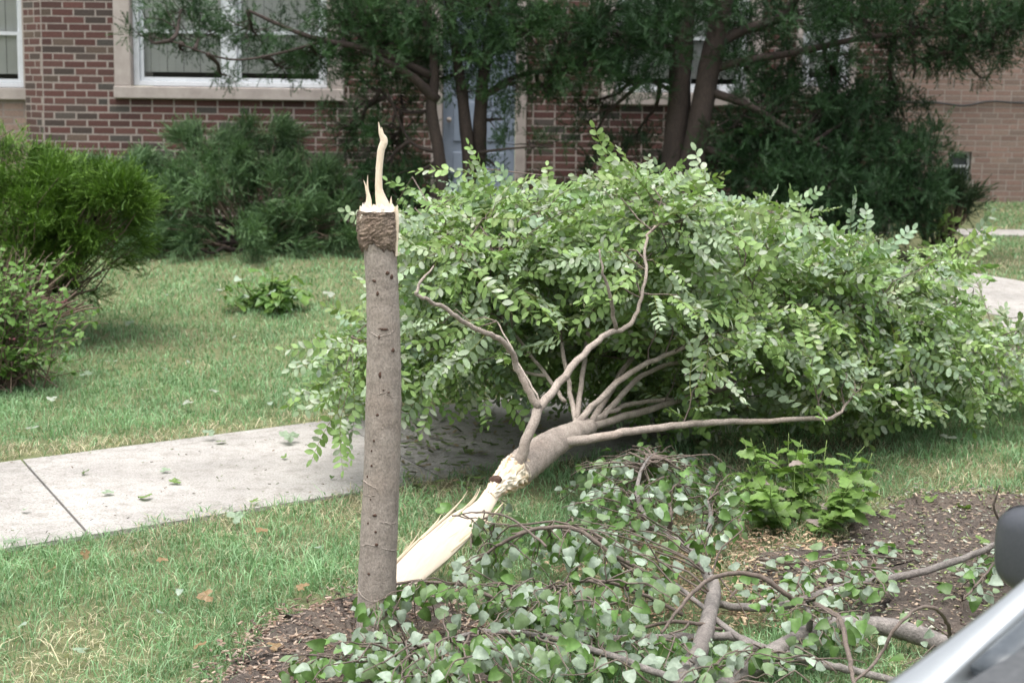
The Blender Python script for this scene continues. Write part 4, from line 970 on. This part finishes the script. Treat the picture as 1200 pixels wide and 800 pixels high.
limb('long slender limb reaching over the bare soil', [([(827, 704, .03), (864, 711, .04), (920, 709, .06), (985, 688, .08), (1041, 678, .09), (1107, 662, .12), (1172, 636, .2), (1215, 615, .25)], [.011, .0125, .0135, .0125, .0125, .012, .010, .008]),
    ([(943, 709, .06), (920, 695, .11), (892, 676, .16), (859, 671, .18), (827, 681, .18), (799, 709, .15), (775, 741, .1)], [.0085, .008, .0075, .007, .0065, .0055, .004]),
    ([(955, 708, .06), (972, 716, .12), (985, 727, .14), (995, 769, .12), (1002, 805, .1)], [.009, .008, .0075, .007, .005]), 
    ([(1000, 800, .1), (1030, 770, .12), (1050, 735, .2), (1078, 712, .22), (1100, 715, .2), (1112, 735, .12), (1113, 755, .05)], [.004, .0045, .005, .005, .0055, .006, .006])],
    [(850, 690), (900, 650), (980, 640), (1060, 690), (1050, 730), (960, 740), (870, 735)], 38, 200, 63, .14, .35)
limb('low dark limb lying flat through the leaves', [([(650, 728, .03), (696, 746, .04), (757, 748, .05), (817, 746, .05), (859, 746, .05), (897, 760, .045), (967, 779, .04), (1013, 788, .03), (1060, 800, .03)], [.009, .011, .012, .0125, .013, .013, .012, .011, .01]), ([(790, 683, .1), (822, 709, .09), (841, 727, .07), (883, 760, .05)], [.006, .008, .009, .01]), ([(700, 765, .02), (757, 735, .06), (800, 728, .1), (846, 737, .06)], [.004, .005, .0055, .006])],
    [(640, 730), (700, 700), (760, 735), (880, 770), (880, 800), (800, 805), (640, 805)], 52, 290, 64, .10, .4)
limb('slender bending limb with pale leaves over the mulch by the broken trunk', [([(440, 775, .06), (467, 763, .10), (507, 754, .13), (559, 741, .16), (610, 741, .15), (665, 752, .12), (700, 762, .1), (757, 783, .08), (810, 803, .06)], [.003, .0045, .0055, .007, .008, .009, .0095, .010, .010]),
    ([(430, 690, .14), (483, 681, .17), (518, 683, .18), (548, 686, .18), (573, 697, .16), (610, 708, .13), (655, 735, .08)], [.003, .004, .005, .0055, .006, .006, .006])],
    [(310, 800), (350, 765), (415, 735), (425, 700), (480, 680), (560, 690), (660, 720), (680, 800), (500, 830)], 110, 760, 65, .20, .45)
limb('arching reddish twig bundle with drooping pale leaves beside the split wood', [([(540, 672, .1), (573, 646, .18), (603, 628, .24), (639, 618, .27), (676, 620, .27), (720, 650, .2), (780, 683, .1)], [.004, .005, .006, .0065, .007, .007, .007]), ([(600, 625, .2), (640, 619, .2), (677, 625, .2), (715, 648, .16), (770, 690, .08)], [.003, .004, .005, .006, .006]), ([(560, 610, .2), (600, 615, .22), (660, 612, .22), (730, 640, .18)], [.002, .003, .004, .005]), ([(600, 700, .12), (640, 690, .16), (700, 680, .18), (760, 700, .1), (800, 720, .05)], [.003, .004, .005, .006, .006])],
    [(500, 690), (545, 645), (590, 615), (660, 610), (740, 640), (800, 680), (790, 710), (680, 730), (560, 720)], 110, 760, 66, .24, .42)
limb('small leafy twig propped beside the car mirror', [([(1205, 640, .2), (1180, 622, .25), (1165, 595, .34), (1172, 568, .42)], [.006, .005, .004, .002]), ([(1180, 640, .15), (1160, 665, .12), (1140, 690, .08), (1125, 705, .05)], [.005, .004, .004, .003])],
    [(1120, 660), (1160, 640), (1195, 650), (1190, 690), (1150, 712), (1115, 705)], 20, 100, 67, .10, .25)
limb('wilted leafy twig across the soil under the slender limb', [([(890, 655, .05), (940, 660, .08), (1000, 650, .1), (1060, 655, .04)], [.005, .005, .004, .002])], [(960, 640), (1060, 635), (1075, 660), (1030, 690), (960, 680)], 9, 34, 68, .1, .3)
# single hanging sprig in front of the split wood
limb('small green sprig hanging over the pale split wood', [([(640, 640, .28), (600, 608, .3), (565, 600, .3), (530, 604, .27)], [.004, .0035, .003, .0015])], [(515, 610), (545, 590), (600, 585), (605, 620), (560, 628)], 9, 26, 69, .25, .25)

# ------------------------------------------------------------------ the low green weed
def jag_leaf(seed):
    V, Fq = oval_leaf(1, .72, 7, .09, .2, 1, .5); r = np.random.default_rng(seed); V = V.copy()
    V[7:, 0] *= 1+.16*np.tile([0, 1, -1, 1, -1, 1, 0], 2); V *= .085; base = np.array([.16, .275, .065])*(.65+.6*r.random())
    if seed == 4: base = np.array([.34, .28, .26])
    C = np.tile(base, (len(V), 1)); return V, Fq, C, setm(np_mesh('leaf', V, [Fq], C, True), M_leaf)
jag = [jag_leaf(s) for s in range(5)]
def weed(name, label, cat, base, n, h, spread, seed, lf=9, sc0=1.0, tpls=jag, group=None, wts=(.25, .25, .25, .22, .03)):
    r = np.random.default_rng(seed); t = thing(name, label, cat, base, group); base = np.array(base)
    for i in range(n):
        a = r.random()*6.28; q = spread*math.sqrt(r.random()); b = base+[math.cos(a)*q*.6, math.sin(a)*q*.6, 0]; e = base+[math.cos(a)*q*1.4, math.sin(a)*q*1.4, h*(.55+.5*r.random())*(1-.5*(q/spread)**2)]
        Ps = smooth_path(wob(b, e, r, 4, .05), 3); part('stem', MB().tube(Ps, [.004*sc0, .0018*sc0], 5, (1, 1, 1)), M_stem, t, True)
        for k in range(lf):
            p = Ps[int((.15+.85*k/lf)*(len(Ps)-1))]; th = k*2.4+r.random(); d = np.array([math.cos(th), math.sin(th), r.normal(.1, .3)]); 
            M = frames(d[None], np.array([[r.normal(0, .3), r.normal(-.2, .3), 1]]))[0]; piece('leaf', tpls[r.choice(5, p=wts)][3], t, p, M, sc0*(.6+.6*r.random()))
    return t
M_stem = simple('green_stem', (0.10, 0.16, 0.04), (0.16, 0.22, 0.06), 40, 0.7, 0.1, 0.001)
weed('weed_plant', 'bright green leafy weed clump growing at the edge of the bare soil', 'plant', gpt(935, 612), 30, .42, .24, 71, 12, .8)
weed('weed_plant', 'yellow green sapling beside the foot of the dark yew', 'plant', (at(1108, 235, 12.9)[0], 12.9, .2), 9, .75, .18, 72, 7, 1.15)
# shrub with purple berries under the bright juniper
berry = setm(MB().tube(smooth_path([(0, 0, -.006), (0, 0, -.003), (0, 0, .003), (0, 0, .006)], 1), [.001, .006, .006, .001], 7, (.11, .03, .045)).mesh('berry', True), simple('purple_berry', (.09, .02, .03), (.16, .04, .055), 60, .5, 0))
def berry_shrub(base, n, seed):
    r = np.random.default_rng(seed); small = []
    for s_ in range(4):
        V, Fq = oval_leaf(1, .6, 6, .08, .12, 1); V = V*.042; C = np.tile(np.array([.11, .21, .045])*(.8+.5*r.random()), (len(V), 1)); small.append((V, Fq, C, setm(np_mesh('leaf', V, [Fq], C, True), M_leaf)))
    t = thing('berry_shrub', 'leafy green shrub with small purple berries at the lawn edge', 'shrub', base); tw = MB(); pos, ax_, nr = [], [], []; nb = 0
    for i in range(n):
        e = np.array(base)+[r.normal(-.12, .26), r.normal(.05, .26), .04+.72*r.random()]; e[0] = min(e[0], base[0]+.42-.5*max(0, e[2]-.25)); a = np.array(base)+[r.normal(-.1, .12), r.normal(0, .12), 0]
        Pt = wob(a, e, r, 5, .07, .08); tw.tube(Pt, [.004, .0015], 4, None, 0, 0, False); Q = smooth_path(Pt, 5)
        for k in range(13):
            pos.append(Q[int((.25+.75*k/13)*(len(Q)-1))]); ax_.append(np.array([r.normal(), r.normal(-.3), r.normal(-.1, .5)])); nr.append(np.array([r.normal(0, .4), r.normal(-.4, .4), 1]))
        if r.random() < .28 and nb < 30:
            for _ in range(3): piece('berry', berry, t, Q[-1]+r.normal(0, .015, 3)+[0, -.03, 0]); nb += 1
    part('twigs', tw, M_dead, t, True, 'stuff'); pos, ax_, nr = map(np.array, (pos, ax_, nr)); Mx = frames(ax_, nr); ix = r.integers(0, 4, len(pos)); sc = .7+.6*r.random(len(pos)); o = np.argsort(pos[:, 1])
    for i in o[:260]: piece('leaf', small[ix[i]][3], t, pos[i], Mx[i], sc[i])
    re = o[260:]; V, Fc, C = scatter_multi(small, ix[re], pos[re], Mx[re], sc[re], .8+.5*r.random((len(re), 1))*np.ones((1, 3)))
    part('foliage', np_mesh('foliage', V-ROOT[t], [Fc], C, True), M_leaf, t, kind='stuff')
berry_shrub(tuple(gpt(12, 452)), 270, 73)
# broken maple sprig on the lawn
limb_g = gpt(312, 362)
weed('maple_sprig', 'broken leafy sprig lying on the lawn before the junipers', 'sprig', limb_g, 16, .30, .22, 75, 9, 1.9, [lind[1], lind[2], lind[4], jag[0], lind[7]], None, (.1, .3, .3, .2, .1))

# ------------------------------------------------------------------ single fallen leaves, litter, mulch chips
def maple(seed):
    r = np.random.default_rng(seed); n = 15; a = np.linspace(-2.6, 2.6, n); rad = .55+.45*np.abs(np.cos(a*1.5))+.08*r.normal(size=n); V = [[0, 0, 0]]+[[math.sin(q)*w, math.cos(q)*w+.1, .10*r.normal()*w+.03*w] for q, w in zip(a, rad)]
    V = np.array(V)*.05; Ft = np.array([[0, i+1, i] for i in range(1, n)]); base = [np.array([.26, .34, .24]), np.array([.36, .40, .33]), np.array([.16, .25, .07]), np.array([.28, .19, .10])][seed % 4]
    return setm(np_mesh('fallen_leaf', V, [Ft], np.tile(base, (len(V), 1))), M_leaf)
mp = [maple(s) for s in range(8)]
rl = np.random.default_rng(81)
def single(uv, kinds, label, cat, group, sc=1.0, lift=.035):
    for u, v in uv:
        p = gpt(u, v); k = kinds[rl.integers(len(kinds))]; o = bpy.data.objects.new('fallen_leaf', k); col.objects.link(o)
        M = frames(np.array([[rl.normal(), rl.normal(), rl.normal(0, .15)]]), np.array([[rl.normal(0, .25), rl.normal(-.2, .25), 1]]))[0]; R4 = np.eye(4); R4[:3, :3] = M*sc*(.7+.6*rl.random()); R4[:3, 3] = p+[0, 0, lift]
        o.matrix_world = Matrix(R4.tolist()); tag(o, label, cat, group)
single([(131, 430), (172, 464), (245, 516), (196, 350), (282, 398), (288, 415), (215, 430), (62, 475), (36, 510), (296, 326), (258, 345), (345, 432), (315, 478), (195, 440), (100, 445), (385, 350), (250, 465), (150, 385), (220, 480), (340, 520), (1085, 505), (1110, 520)], [mp[0], mp[1], mp[4], mp[5], lind[0][3]], 'pale torn leaf lying on the lawn beyond the pavement', 'leaf', 'pale leaves on the far lawn', .8)
single([(12, 645), (190, 730), (275, 617), (370, 653), (40, 745), (97, 775), (213, 700)], [mp[0], mp[1], mp[5], lind[0][3], lind[6][3]], 'pale wilted leaf lying on the grass strip by the broken trunk', 'leaf', 'pale leaves on the near grass', .62)
single([(305, 632), (190, 668), (243, 710), (233, 770), (60, 680), (100, 660), (320, 770), (355, 700)], [mp[3], mp[7]], 'brown dry leaf lying on the near grass strip', 'leaf', 'brown leaves on the near grass', .45)
single([(50, 538), (100, 556), (125, 580), (192, 554), (207, 567), (333, 538), (170, 585), (260, 520), (300, 590), (30, 600), (390, 560)], [mp[2], mp[6], mp[0], lind[2][3]], 'torn green leaf lying flat on the concrete pavement', 'leaf', 'leaves on the pavement', .5, .014)
single([(1065, 600), (1110, 615), (1040, 610), (1090, 590), (1150, 640), (1060, 640), (1025, 625), (1130, 600), (1100, 690), (990, 660)], [mp[2], mp[6], lind[2][3], lind[4][3]], 'green leaf scrap on the bare dark soil', 'leaf', 'leaf scraps on the soil', .6, .022)
def litter(name, polys, n, cols, size, lift, m, seed, label, cat, thick=.3, dens=None):
    r = np.random.default_rng(seed); pts = []
    allp = np.vstack(polys); lo, hi = allp.min(0), allp.max(0)
    while len(pts) < n:
        q = r.uniform(lo, hi, (n, 2)); k = np.zeros(n, bool)
        for Pp in polys: k |= inpoly(q[:, 0], q[:, 1], Pp)
        pts += q[k].tolist()
    q = np.array(pts[:n])+r.normal(0, .045, (n, 2))*(seed != 94); tv = np.array([[-.5, -.5, -.5], [.5, -.4, -.5], [.4, .5, -.5], [-.4, .5, -.5], [-.4, -.5, .5], [.5, -.5, .5], [.3, .45, .5], [-.5, .4, .5]])*np.array([.38, 1, .38*thick]); tf = np.array([[0, 3, 2, 1], [4, 5, 6, 7], [0, 1, 5, 4], [1, 2, 6, 5], [2, 3, 7, 6], [3, 0, 4, 7]])
    A = np.column_stack([r.normal(size=n), r.normal(size=n), r.normal(0, .22, n)]); M = frames(A, np.column_stack([r.normal(0, .35, n), r.normal(0, .35, n), np.ones(n)]))
    pos = np.column_stack([q, gz(q[:, 0], q[:, 1])+lift*(.5+.8*r.random(n))]); C = np.array(cols)[r.integers(0, len(cols), n)]*(.7+.6*r.random((n, 1)))
    V, Fc, Cc = scatter(tv, tf, pos, M, size*(.4+.9*r.random(n)), C)
    return tag(solo(name, np_mesh(name, V, [Fc], Cc), m, kind='stuff'), label, cat)
litter('mulch_chips', [mulchP], 8000, [(.15, .10, .07), (.22, .16, .12), (.08, .055, .045), (.33, .26, .20), (.18, .125, .095), (.25, .20, .165)], .018, .018, M_chip, 91, 'brown shredded bark mulch around the broken trunk', 'mulch')
litter('soil_litter', [soilP], 6500, [(.22, .17, .13), (.12, .09, .075), (.34, .27, .20), (.08, .06, .05), (.17, .21, .08), (.30, .31, .25)], .017, .016, M_chip, 92, 'brown twig crumbs and leaf scraps scattered over the bare soil', 'litter')
litter('dry_litter', [dryP], 3000, [(.36, .26, .16), (.28, .19, .12), (.20, .13, .09), (.42, .33, .22)], .018, .012, M_chip, 93, 'dry tan straw and bark crumbs under the fallen branches', 'litter')
walkP = np.array([st(-2, NEAR+.02), st(12, NEAR+.02), st(12, FAR_-.02), st(-2, FAR_-.02)]); shadyP = g2((440, 560), (480, 490), (600, 482), (660, 500), (600, 560), (520, 585))
litter('pavement_litter', [walkP], 1100, [(.10, .14, .04), (.18, .13, .09), (.08, .06, .045), (.22, .25, .14)], .010, .004, M_chip, 94, 'tiny green and brown crumbs scattered on the concrete pavement', 'litter')
litter('pavement_leaf_scraps', [shadyP], 420, [(.16, .26, .07), (.24, .32, .12), (.15, .19, .08), (.28, .22, .14)], .034, .012, M_leaf, 95, 'green leaf scraps strewn on the pavement below the fallen crown', 'litter', .06)

# ------------------------------------------------------------------ the parked car (street axes: a towards its rear, l away from the road)
ca = lambda a, l, z: np.array([*st(a, l), z])
ZR = -0.17; LC = 0.60; CARA = 0.2
car = thing('parked_car', 'silver parked car with dark grey door mirror beside the fallen branches', 'car', ca(2.9+CARA, LC, ZR))
def carpart(name, mb, m, parent=car, smooth=True, sub=0):
    mb.v = [np.column_stack([(v[:, 0]+CARA)*SA[0]+v[:, 1]*SL[0], (v[:, 0]+CARA)*SA[1]+v[:, 1]*SL[1], v[:, 2]]) for v in mb.v]
    o = part(name, mb, m, parent, smooth)
    if sub: md = o.modifiers.new('sub', 'SUBSURF'); md.levels = sub; md.render_levels = sub
    return o
# stations: a, half width at waist, sill z, waist z (shoulder), top z at centre
stn = [(0.50, .62, .34, .55, .56), (0.54, .76, .26, .60, .64), (.70, .82, .22, .68, .76), (1.0, .86, .2, .78, .87), (1.4, .875, .2, .87, .95), (1.72, .88, .2, .935, .985), (2.1, .885, .2, .965, .985), (2.9, .89, .2, .975, .98), (3.7, .885, .2, .985, .99), (4.2, .87, .22, .99, 1.0), (4.6, .82, .3, .97, .99), (4.72, .74, .36, .88, .92)]
bd = MB(); prof = []
for a, w, zs, zw, zt in stn:
    h = [(-w*.94, zs), (-w*1.0, zs+.18), (-w*1.012, zw-.18), (-w*.995, zw-.05), (-w*.955, zw), (-w*.85, zw+(zt-zw)*.45), (-w*.4, zt-.01), (0, zt)]
    prof.append([(a, LC+x, ZR+z) for x, z in h]+[(a, LC-x, ZR+z) for x, z in h[-2::-1]])
n = len(prof[0]); V = np.array(prof).reshape(-1, 3); i = np.arange(len(prof)-1)[:, None]*n+np.arange(n-1)
bd.add(V, [np.stack([i, i+1, i+n+1, i+n], -1).reshape(-1, 4)])
for e, rev in ((0, 1), (len(prof)-1, 0)):
    k = np.arange(n)+e*n; bd.add(V[k], [[[j, j+1, n-2-j, n-1-j][::(-1 if rev else 1)] for j in range(n//2-1)]])
carpart('body', bd, M_paint, sub=2)
def pil(pts, w, t, name, m=M_paint, parent=car, seg=3):
    P = smooth_path([np.array(p) for p in pts], seg); return carpart(name, ribbon2(P, w, t), m, parent, True)
def ribbon2(P, w, t):
    mb = MB(); P = np.asarray(P); tg = np.gradient(P, axis=0); tg /= np.linalg.norm(tg, axis=1)[:, None]; lat = np.array([0, 1.0, 0]); sd_ = lat-tg*(tg@lat)[:, None]; sd_ /= np.linalg.norm(sd_, axis=1)[:, None]; nm = np.cross(sd_, tg); m = len(P)
    w = np.interp(np.linspace(0, 1, m), np.linspace(0, 1, len(w)), w); a = np.linspace(0, 2*math.pi, 14, endpoint=False); V = []
    for k in range(m):
        cx = np.sign(np.cos(a))*np.abs(np.cos(a))**.6; sz = np.sign(np.sin(a))*np.abs(np.sin(a))**.6; V.append(P[k]+sd_[k]*(cx*w[k]/2)[:, None]+nm[k]*(sz*t/2)[:, None])
    V = np.vstack(V); i = np.arange(m-1)[:, None]*14; j = np.arange(14); j2 = (j+1) % 14
    mb.add(V, [np.stack([i+j, i+j2, i+14+j2, i+14+j], -1).reshape(-1, 4), np.array([[0, q+1, q] for q in range(1, 13)]+[[(m-1)*14, (m-1)*14+q, (m-1)*14+q+1] for q in range(1, 13)])]); return mb
zb, zr = ZR+.965, ZR+1.46
for sg in (1, -1):
    l0, l1 = LC+sg*.80, LC+sg*.60
    pil([(1.42, l0+sg*.035, zb-.125), (1.60, l0+sg*.02, zb-.05), (1.78, l0, zb+.035), (2.10, LC+sg*.735, zb+.225), (2.40, LC+sg*.67, zb+.385), (2.65, l1, zr)], [.10, .08, .052, .046, .046, .06], .05, 'pillar')
    pil([(1.66, l0-sg*.05, zb-.012), (1.80, l0-sg*.05, zb+.045), (2.10, LC+sg*.68, zb+.228), (2.40, LC+sg*.615, zb+.385), (2.62, l1-sg*.06, zr-.02)], [.05, .052, .052, .05], .03, 'window_seal', M_seal)
    pil([(3.25, LC+sg*.845, ZR+.95), (3.3, LC+sg*.75, ZR+1.2), (3.35, LC+sg*.62, zr+.01)], [.05, .04, .04], .1, 'pillar')
    pil([(4.35, LC+sg*.80, ZR+.97), (4.1, LC+sg*.72, ZR+1.25), (3.85, LC+sg*.60, zr)], [.07, .06, .06], .16, 'pillar')
    sg_ = MB(); q = [(1.86, LC+sg*.845, ZR+.972), (3.24, LC+sg*.852, ZR+.975), (3.33, LC+sg*.64, zr-.02), (2.66, LC+sg*.64, zr-.03)]; sg_.add(q, [[[0, 1, 2, 3]]]); carpart('side_window', sg_, M_pane, smooth=False)
    sg_ = MB(); q = [(3.27, LC+sg*.852, ZR+.975), (4.33, LC+sg*.82, ZR+.98), (3.92, LC+sg*.63, zr-.03), (3.36, LC+sg*.64, zr-.02)]; sg_.add(q, [[[0, 1, 2, 3]]]); carpart('side_window', sg_, M_pane, smooth=False)
    # door mirror: rounded housing on a short arm
    mc = np.array([2.24, LC+sg*1.03, ZR+.965]); mm = MB(); k1, k2 = 14, 18; V = []
    for ii in range(k1+1):
        ph = -math.pi/2+math.pi*ii/k1
        for jj in range(k2):
            th = 2*math.pi*jj/k2; f = lambda x, e: math.copysign(abs(x)**e, x)
            x = f(math.cos(ph), .5)*f(math.cos(th), .7); y = f(math.cos(ph), .5)*f(math.sin(th), .5); z = f(math.sin(ph), .5)
            V.append(mc+np.array([x*.075*(1 if x < 0 else .6), y*.115, z*.082*(1-.12*y*sg)]))
    i = np.arange(k1)[:, None]*k2; j = np.arange(k2); j2 = (j+1) % k2; mm.add(np.array(V), [np.stack([i+j, i+j2, i+k2+j2, i+k2+j], -1).reshape(-1, 4)])
    mo = carpart('door_mirror', mm, M_mirror)
    gm = MB().bbox((mc[0]+.044, mc[1]-.09, mc[2]-.06), (mc[0]+.05, mc[1]+.09, mc[2]+.06), .002); carpart('mirror_glass', gm, glassmat('mirror_glass', (.35, .37, .38), .02), mo, False)
    aa_ = np.linspace(0, 2*math.pi, 25); sq = lambda q: np.sign(q)*np.abs(q)**.5
    carpart('mirror_seam', MB().tube(np.column_stack([np.full(25, mc[0]-.018), mc[1]+sq(np.cos(aa_))*.1155, mc[2]+sq(np.sin(aa_))*.0825*(1-.12*sq(np.cos(aa_))*sg)]), [.0022], 5), M_black, mo)
    pil([(1.68, l0-sg*.078, zb-.004), (1.80, l0-sg*.08, zb+.05), (2.10, LC+sg*.65, zb+.236), (2.40, LC+sg*.585, zb+.392), (2.62, l1-sg*.085, zr-.015)], [.014, .014, .014], .02, 'gasket', M_black)
    carpart('mirror_arm', MB().tube([(2.22, LC+sg*.85, ZR+.93), (2.23, LC+sg*.9, ZR+.925), (2.24, LC+sg*.97, ZR+.945)], [.04, .032, .03], 10), M_mirror, mo)
# windscreen, cowl, roof, rear glass
wg = MB(); rows = []
for t in np.linspace(0, 1, 9):
    a = 1.76+.88*t; hw = .722-.19*t; rows.append([(a-.10*(1-(x/hw)**2)*(1-.3*t), LC+x, zb+.03+(zr-zb-.05)*(t**.92)) for x in np.linspace(-hw, hw, 11)])
V = np.array(rows).reshape(-1, 3); i = np.arange(8)[:, None]*11+np.arange(10); wg.add(V, [np.stack([i, i+1, i+12, i+11], -1).reshape(-1, 4)]); carpart('windscreen', wg, M_pane)
cw = MB(); rows = []
for t in np.linspace(0, 1, 4):
    hw = .725-.01*t; rows.append([(1.56+.20*t-.10*(1-(x/hw)**2), LC+x, ZR+.962+.045*t+.02*(1-(x/hw)**2)) for x in np.linspace(-hw, hw, 11)])
V = np.array(rows).reshape(-1, 3); i = np.arange(3)[:, None]*11+np.arange(10); cw.add(V, [np.stack([i, i+1, i+12, i+11], -1).reshape(-1, 4)]); carpart('cowl', cw, M_cowl)
for y0, y1 in ((.62, .05), (.0, -.56)):
    carpart('wiper', MB().tube([(1.64, LC+y0, ZR+1.01), (1.60, LC+(y0+y1)/2, ZR+1.035), (1.63, LC+y1, ZR+1.03)], [.011, .009, .006], 6), M_black)
rf = MB(); rows = []
for t in np.linspace(0, 1, 8):
    rows.append([(2.63+1.24*t, LC+x, zr+.045*(1-(x/.62)**2)+.03*math.sin(math.pi*t)) for x in np.linspace(-.62, .62, 11)])
V = np.array(rows).reshape(-1, 3); i = np.arange(7)[:, None]*11+np.arange(10); rf.add(V, [np.stack([i, i+1, i+12, i+11], -1).reshape(-1, 4)]); carpart('roof', rf, M_paint)
rg = MB(); rg.add([(3.87, LC-.58, zr-.01), (3.87, LC+.58, zr-.01), (4.38, LC+.74, ZR+1.0), (4.38, LC-.74, ZR+1.0)], [[[0, 1, 2, 3]]]); carpart('rear_window', rg, M_pane, smooth=False)
carpart('dashboard', MB().bbox((1.85, LC-.7, ZR+.90), (2.25, LC+.7, ZR+1.0), .03), M_cowl, smooth=False)
for y in (-.36, .36):
    carpart('seat', MB().bbox((2.95, LC+y-.24, ZR+.5), (3.15, LC+y+.24, ZR+1.2), .05), M_mirror, smooth=False)
    carpart('headlight', MB().bbox((.53, LC+y*1.65-.13, ZR+.5), (.75, LC+y*1.65+.13, ZR+.63), .03), M_white, smooth=False)
carpart('bumper', MB().bbox((.42, LC-.72, ZR+.28), (.6, LC+.72, ZR+.48), .05), M_paint, smooth=False)
carpart('grille', MB().bbox((.475, LC-.4, ZR+.5), (.6, LC+.4, ZR+.56), .01), M_black, smooth=False)
for a in (1.22, 3.92):
    for sg in (-1, 1):
        c = LC+sg*.80; wl = carpart('wheel', MB().tube([(a, c-.1, ZR+.31), (a, c-.085, ZR+.31), (a, c+.085, ZR+.31), (a, c+.1, ZR+.31)], [.285, .31, .31, .285], 28), M_black)
        carpart('rim', MB().tube([(a, c+sg*.102, ZR+.31), (a, c+sg*.108, ZR+.31)], [.2, .19], 20), M_paint, wl)

# ------------------------------------------------------------------ grass
rg_ = np.random.default_rng(101)
def grass():
    bands = [(3.9, 6.0, 7500, .0023, .075), (6.0, 8.5, 4600, .0028, .065), (8.5, 11.5, 2500, .0036, .06), (11.5, 15.2, 1250, .005, .055), (15.2, 19.9, 700, .007, .06)]
    X, Y, W, Hh = [], [], [], []
    for y0, y1, d, w, h in bands:
        x1 = .335*y1+.7; n = int((y1-y0)*2*x1*d); x = rg_.uniform(-x1, x1, n); y = rg_.uniform(y0, y1, n)
        k = np.abs(x) < .335*y+.7; 
        if y0 > 8: k &= ~((x > -.6*1) & (x < .29*y) & (y > 10.6)) | (x < -.06*y)
        if y0 > 15: k &= x > 2.9
        x, y = x[k], y[k]; X.append(x); Y.append(y); W.append(np.full(len(x), w)); Hh.append(np.full(len(x), h))
    X, Y, W, Hh = map(np.concatenate, (X, Y, W, Hh))
    a, l = X*SA[0]+Y*SA[1], X*SL[0]+Y*SL[1]
    edge = .11*(vnoise(a*1+50, l+50, .10, 5)-.5)
    ok = ~((l > NEAR+edge+.035) & (l < FAR_+edge+.02)) & (l > KERB+.05)
    ok &= ~((X > 4.2) & (Y > 15.28) & (Y < 16.0)) & ~((a > 9.18) & (a < 10.52) & (l > FAR_) & (l < FAR_+5.05))
    edn = .12*(vnoise(X+20, Y+20, .15, 8)-.5)
    m = inpoly(X+edn*2.4, Y-edn*2.4, mulchP); so_ = inpoly(X+edn, Y-edn, soilP); dr_ = inpoly(X+edn, Y+edn, dryP); d2 = inpoly(X+edn, Y+edn, dry2P)
    u = rg_.random(len(X)); ok &= ~(m & (u > .07)) & ~(so_ & (u > .035)) & ~(dr_ & (u > .30)) & ~(d2 & (u > .55))
    clump = vnoise(X+30, Y+30, .11, 9)*.6+vnoise(X+60, Y+10, .4, 10)*.4
    ok &= u < .35+1.1*clump
    X, Y, W, Hh, a, l, clump, dr_, d2 = [q[ok] for q in (X, Y, W, Hh, a, l, clump, dr_, d2)]
    n = len(X); strip = l < NEAR
    dry = vnoise(X+10, Y+90, .8, 12)*.55+vnoise(X+5, Y+15, .22, 13)*.45
    edged = np.clip(1-np.abs(l-FAR_-.08)/.28, 0, 1)*.5
    right = (X > 1.2) & (~strip)
    dry = dry+edged+.30*dr_+.16*d2+.10*strip*(vnoise(X+3, Y+4, 1.4, 14)-.3)+.14*right-.30*((l > FAR_+.3) & (X < .8))
    isd = rg_.random(n) < np.clip((dry-.44)*1.8, .08, .8)
    g = rg_.random((n, 1)); green = np.array([.112, .232, .090])*(1-g)+np.array([.295, .45, .26])*g
    straw = np.array([.46, .42, .29])*(.65+.6*rg_.random((n, 1)))
    C = np.where(isd[:, None], straw, green)*(.92+.42*rg_.random((n, 1)))
    H = .82*Hh*(.5+.7*rg_.random(n))*(.65+.7*clump)*np.where(isd, .7, 1); tall = rg_.random(n) < .012; H[tall] *= 2.0
    th = rg_.random(n)*2*math.pi; lean = np.abs(rg_.normal(0, .8, n))+.2; lean[isd] += .5
    d = np.column_stack([np.cos(th), np.sin(th), np.zeros(n)]); ps = rg_.random(n)*6.28; s_ = np.column_stack([np.cos(ps), np.sin(ps), np.zeros(n)])
    b = np.column_stack([X, Y, lawnz(X, Y)-.004]); w = (W*(.7+.6*rg_.random(n)))[:, None]
    mid = b+d*(H*lean*.35)[:, None]+np.array([0, 0, 1])*(H*.6)[:, None]; tip = b+d*(H*lean*1.0)[:, None]+np.array([0, 0, 1])*(H*(1-.25*np.minimum(lean, 1.5)))[:, None]
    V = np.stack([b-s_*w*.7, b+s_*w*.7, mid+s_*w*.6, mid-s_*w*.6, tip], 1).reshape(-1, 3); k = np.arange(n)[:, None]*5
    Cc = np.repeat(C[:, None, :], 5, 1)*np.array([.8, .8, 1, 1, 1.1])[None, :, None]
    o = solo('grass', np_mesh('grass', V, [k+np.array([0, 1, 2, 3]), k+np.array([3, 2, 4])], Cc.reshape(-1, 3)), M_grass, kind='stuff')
    tag(o, 'green lawn grass with straw coloured dry patches', 'grass'); return n
ng = grass()
print('grass blades', ng, 'picked bricks', PICK[0], 'objects', len(bpy.data.objects), 'fallen leaves', len(LP))
print('tris', sum(len(m.polygons)*2 for m in bpy.data.meshes))
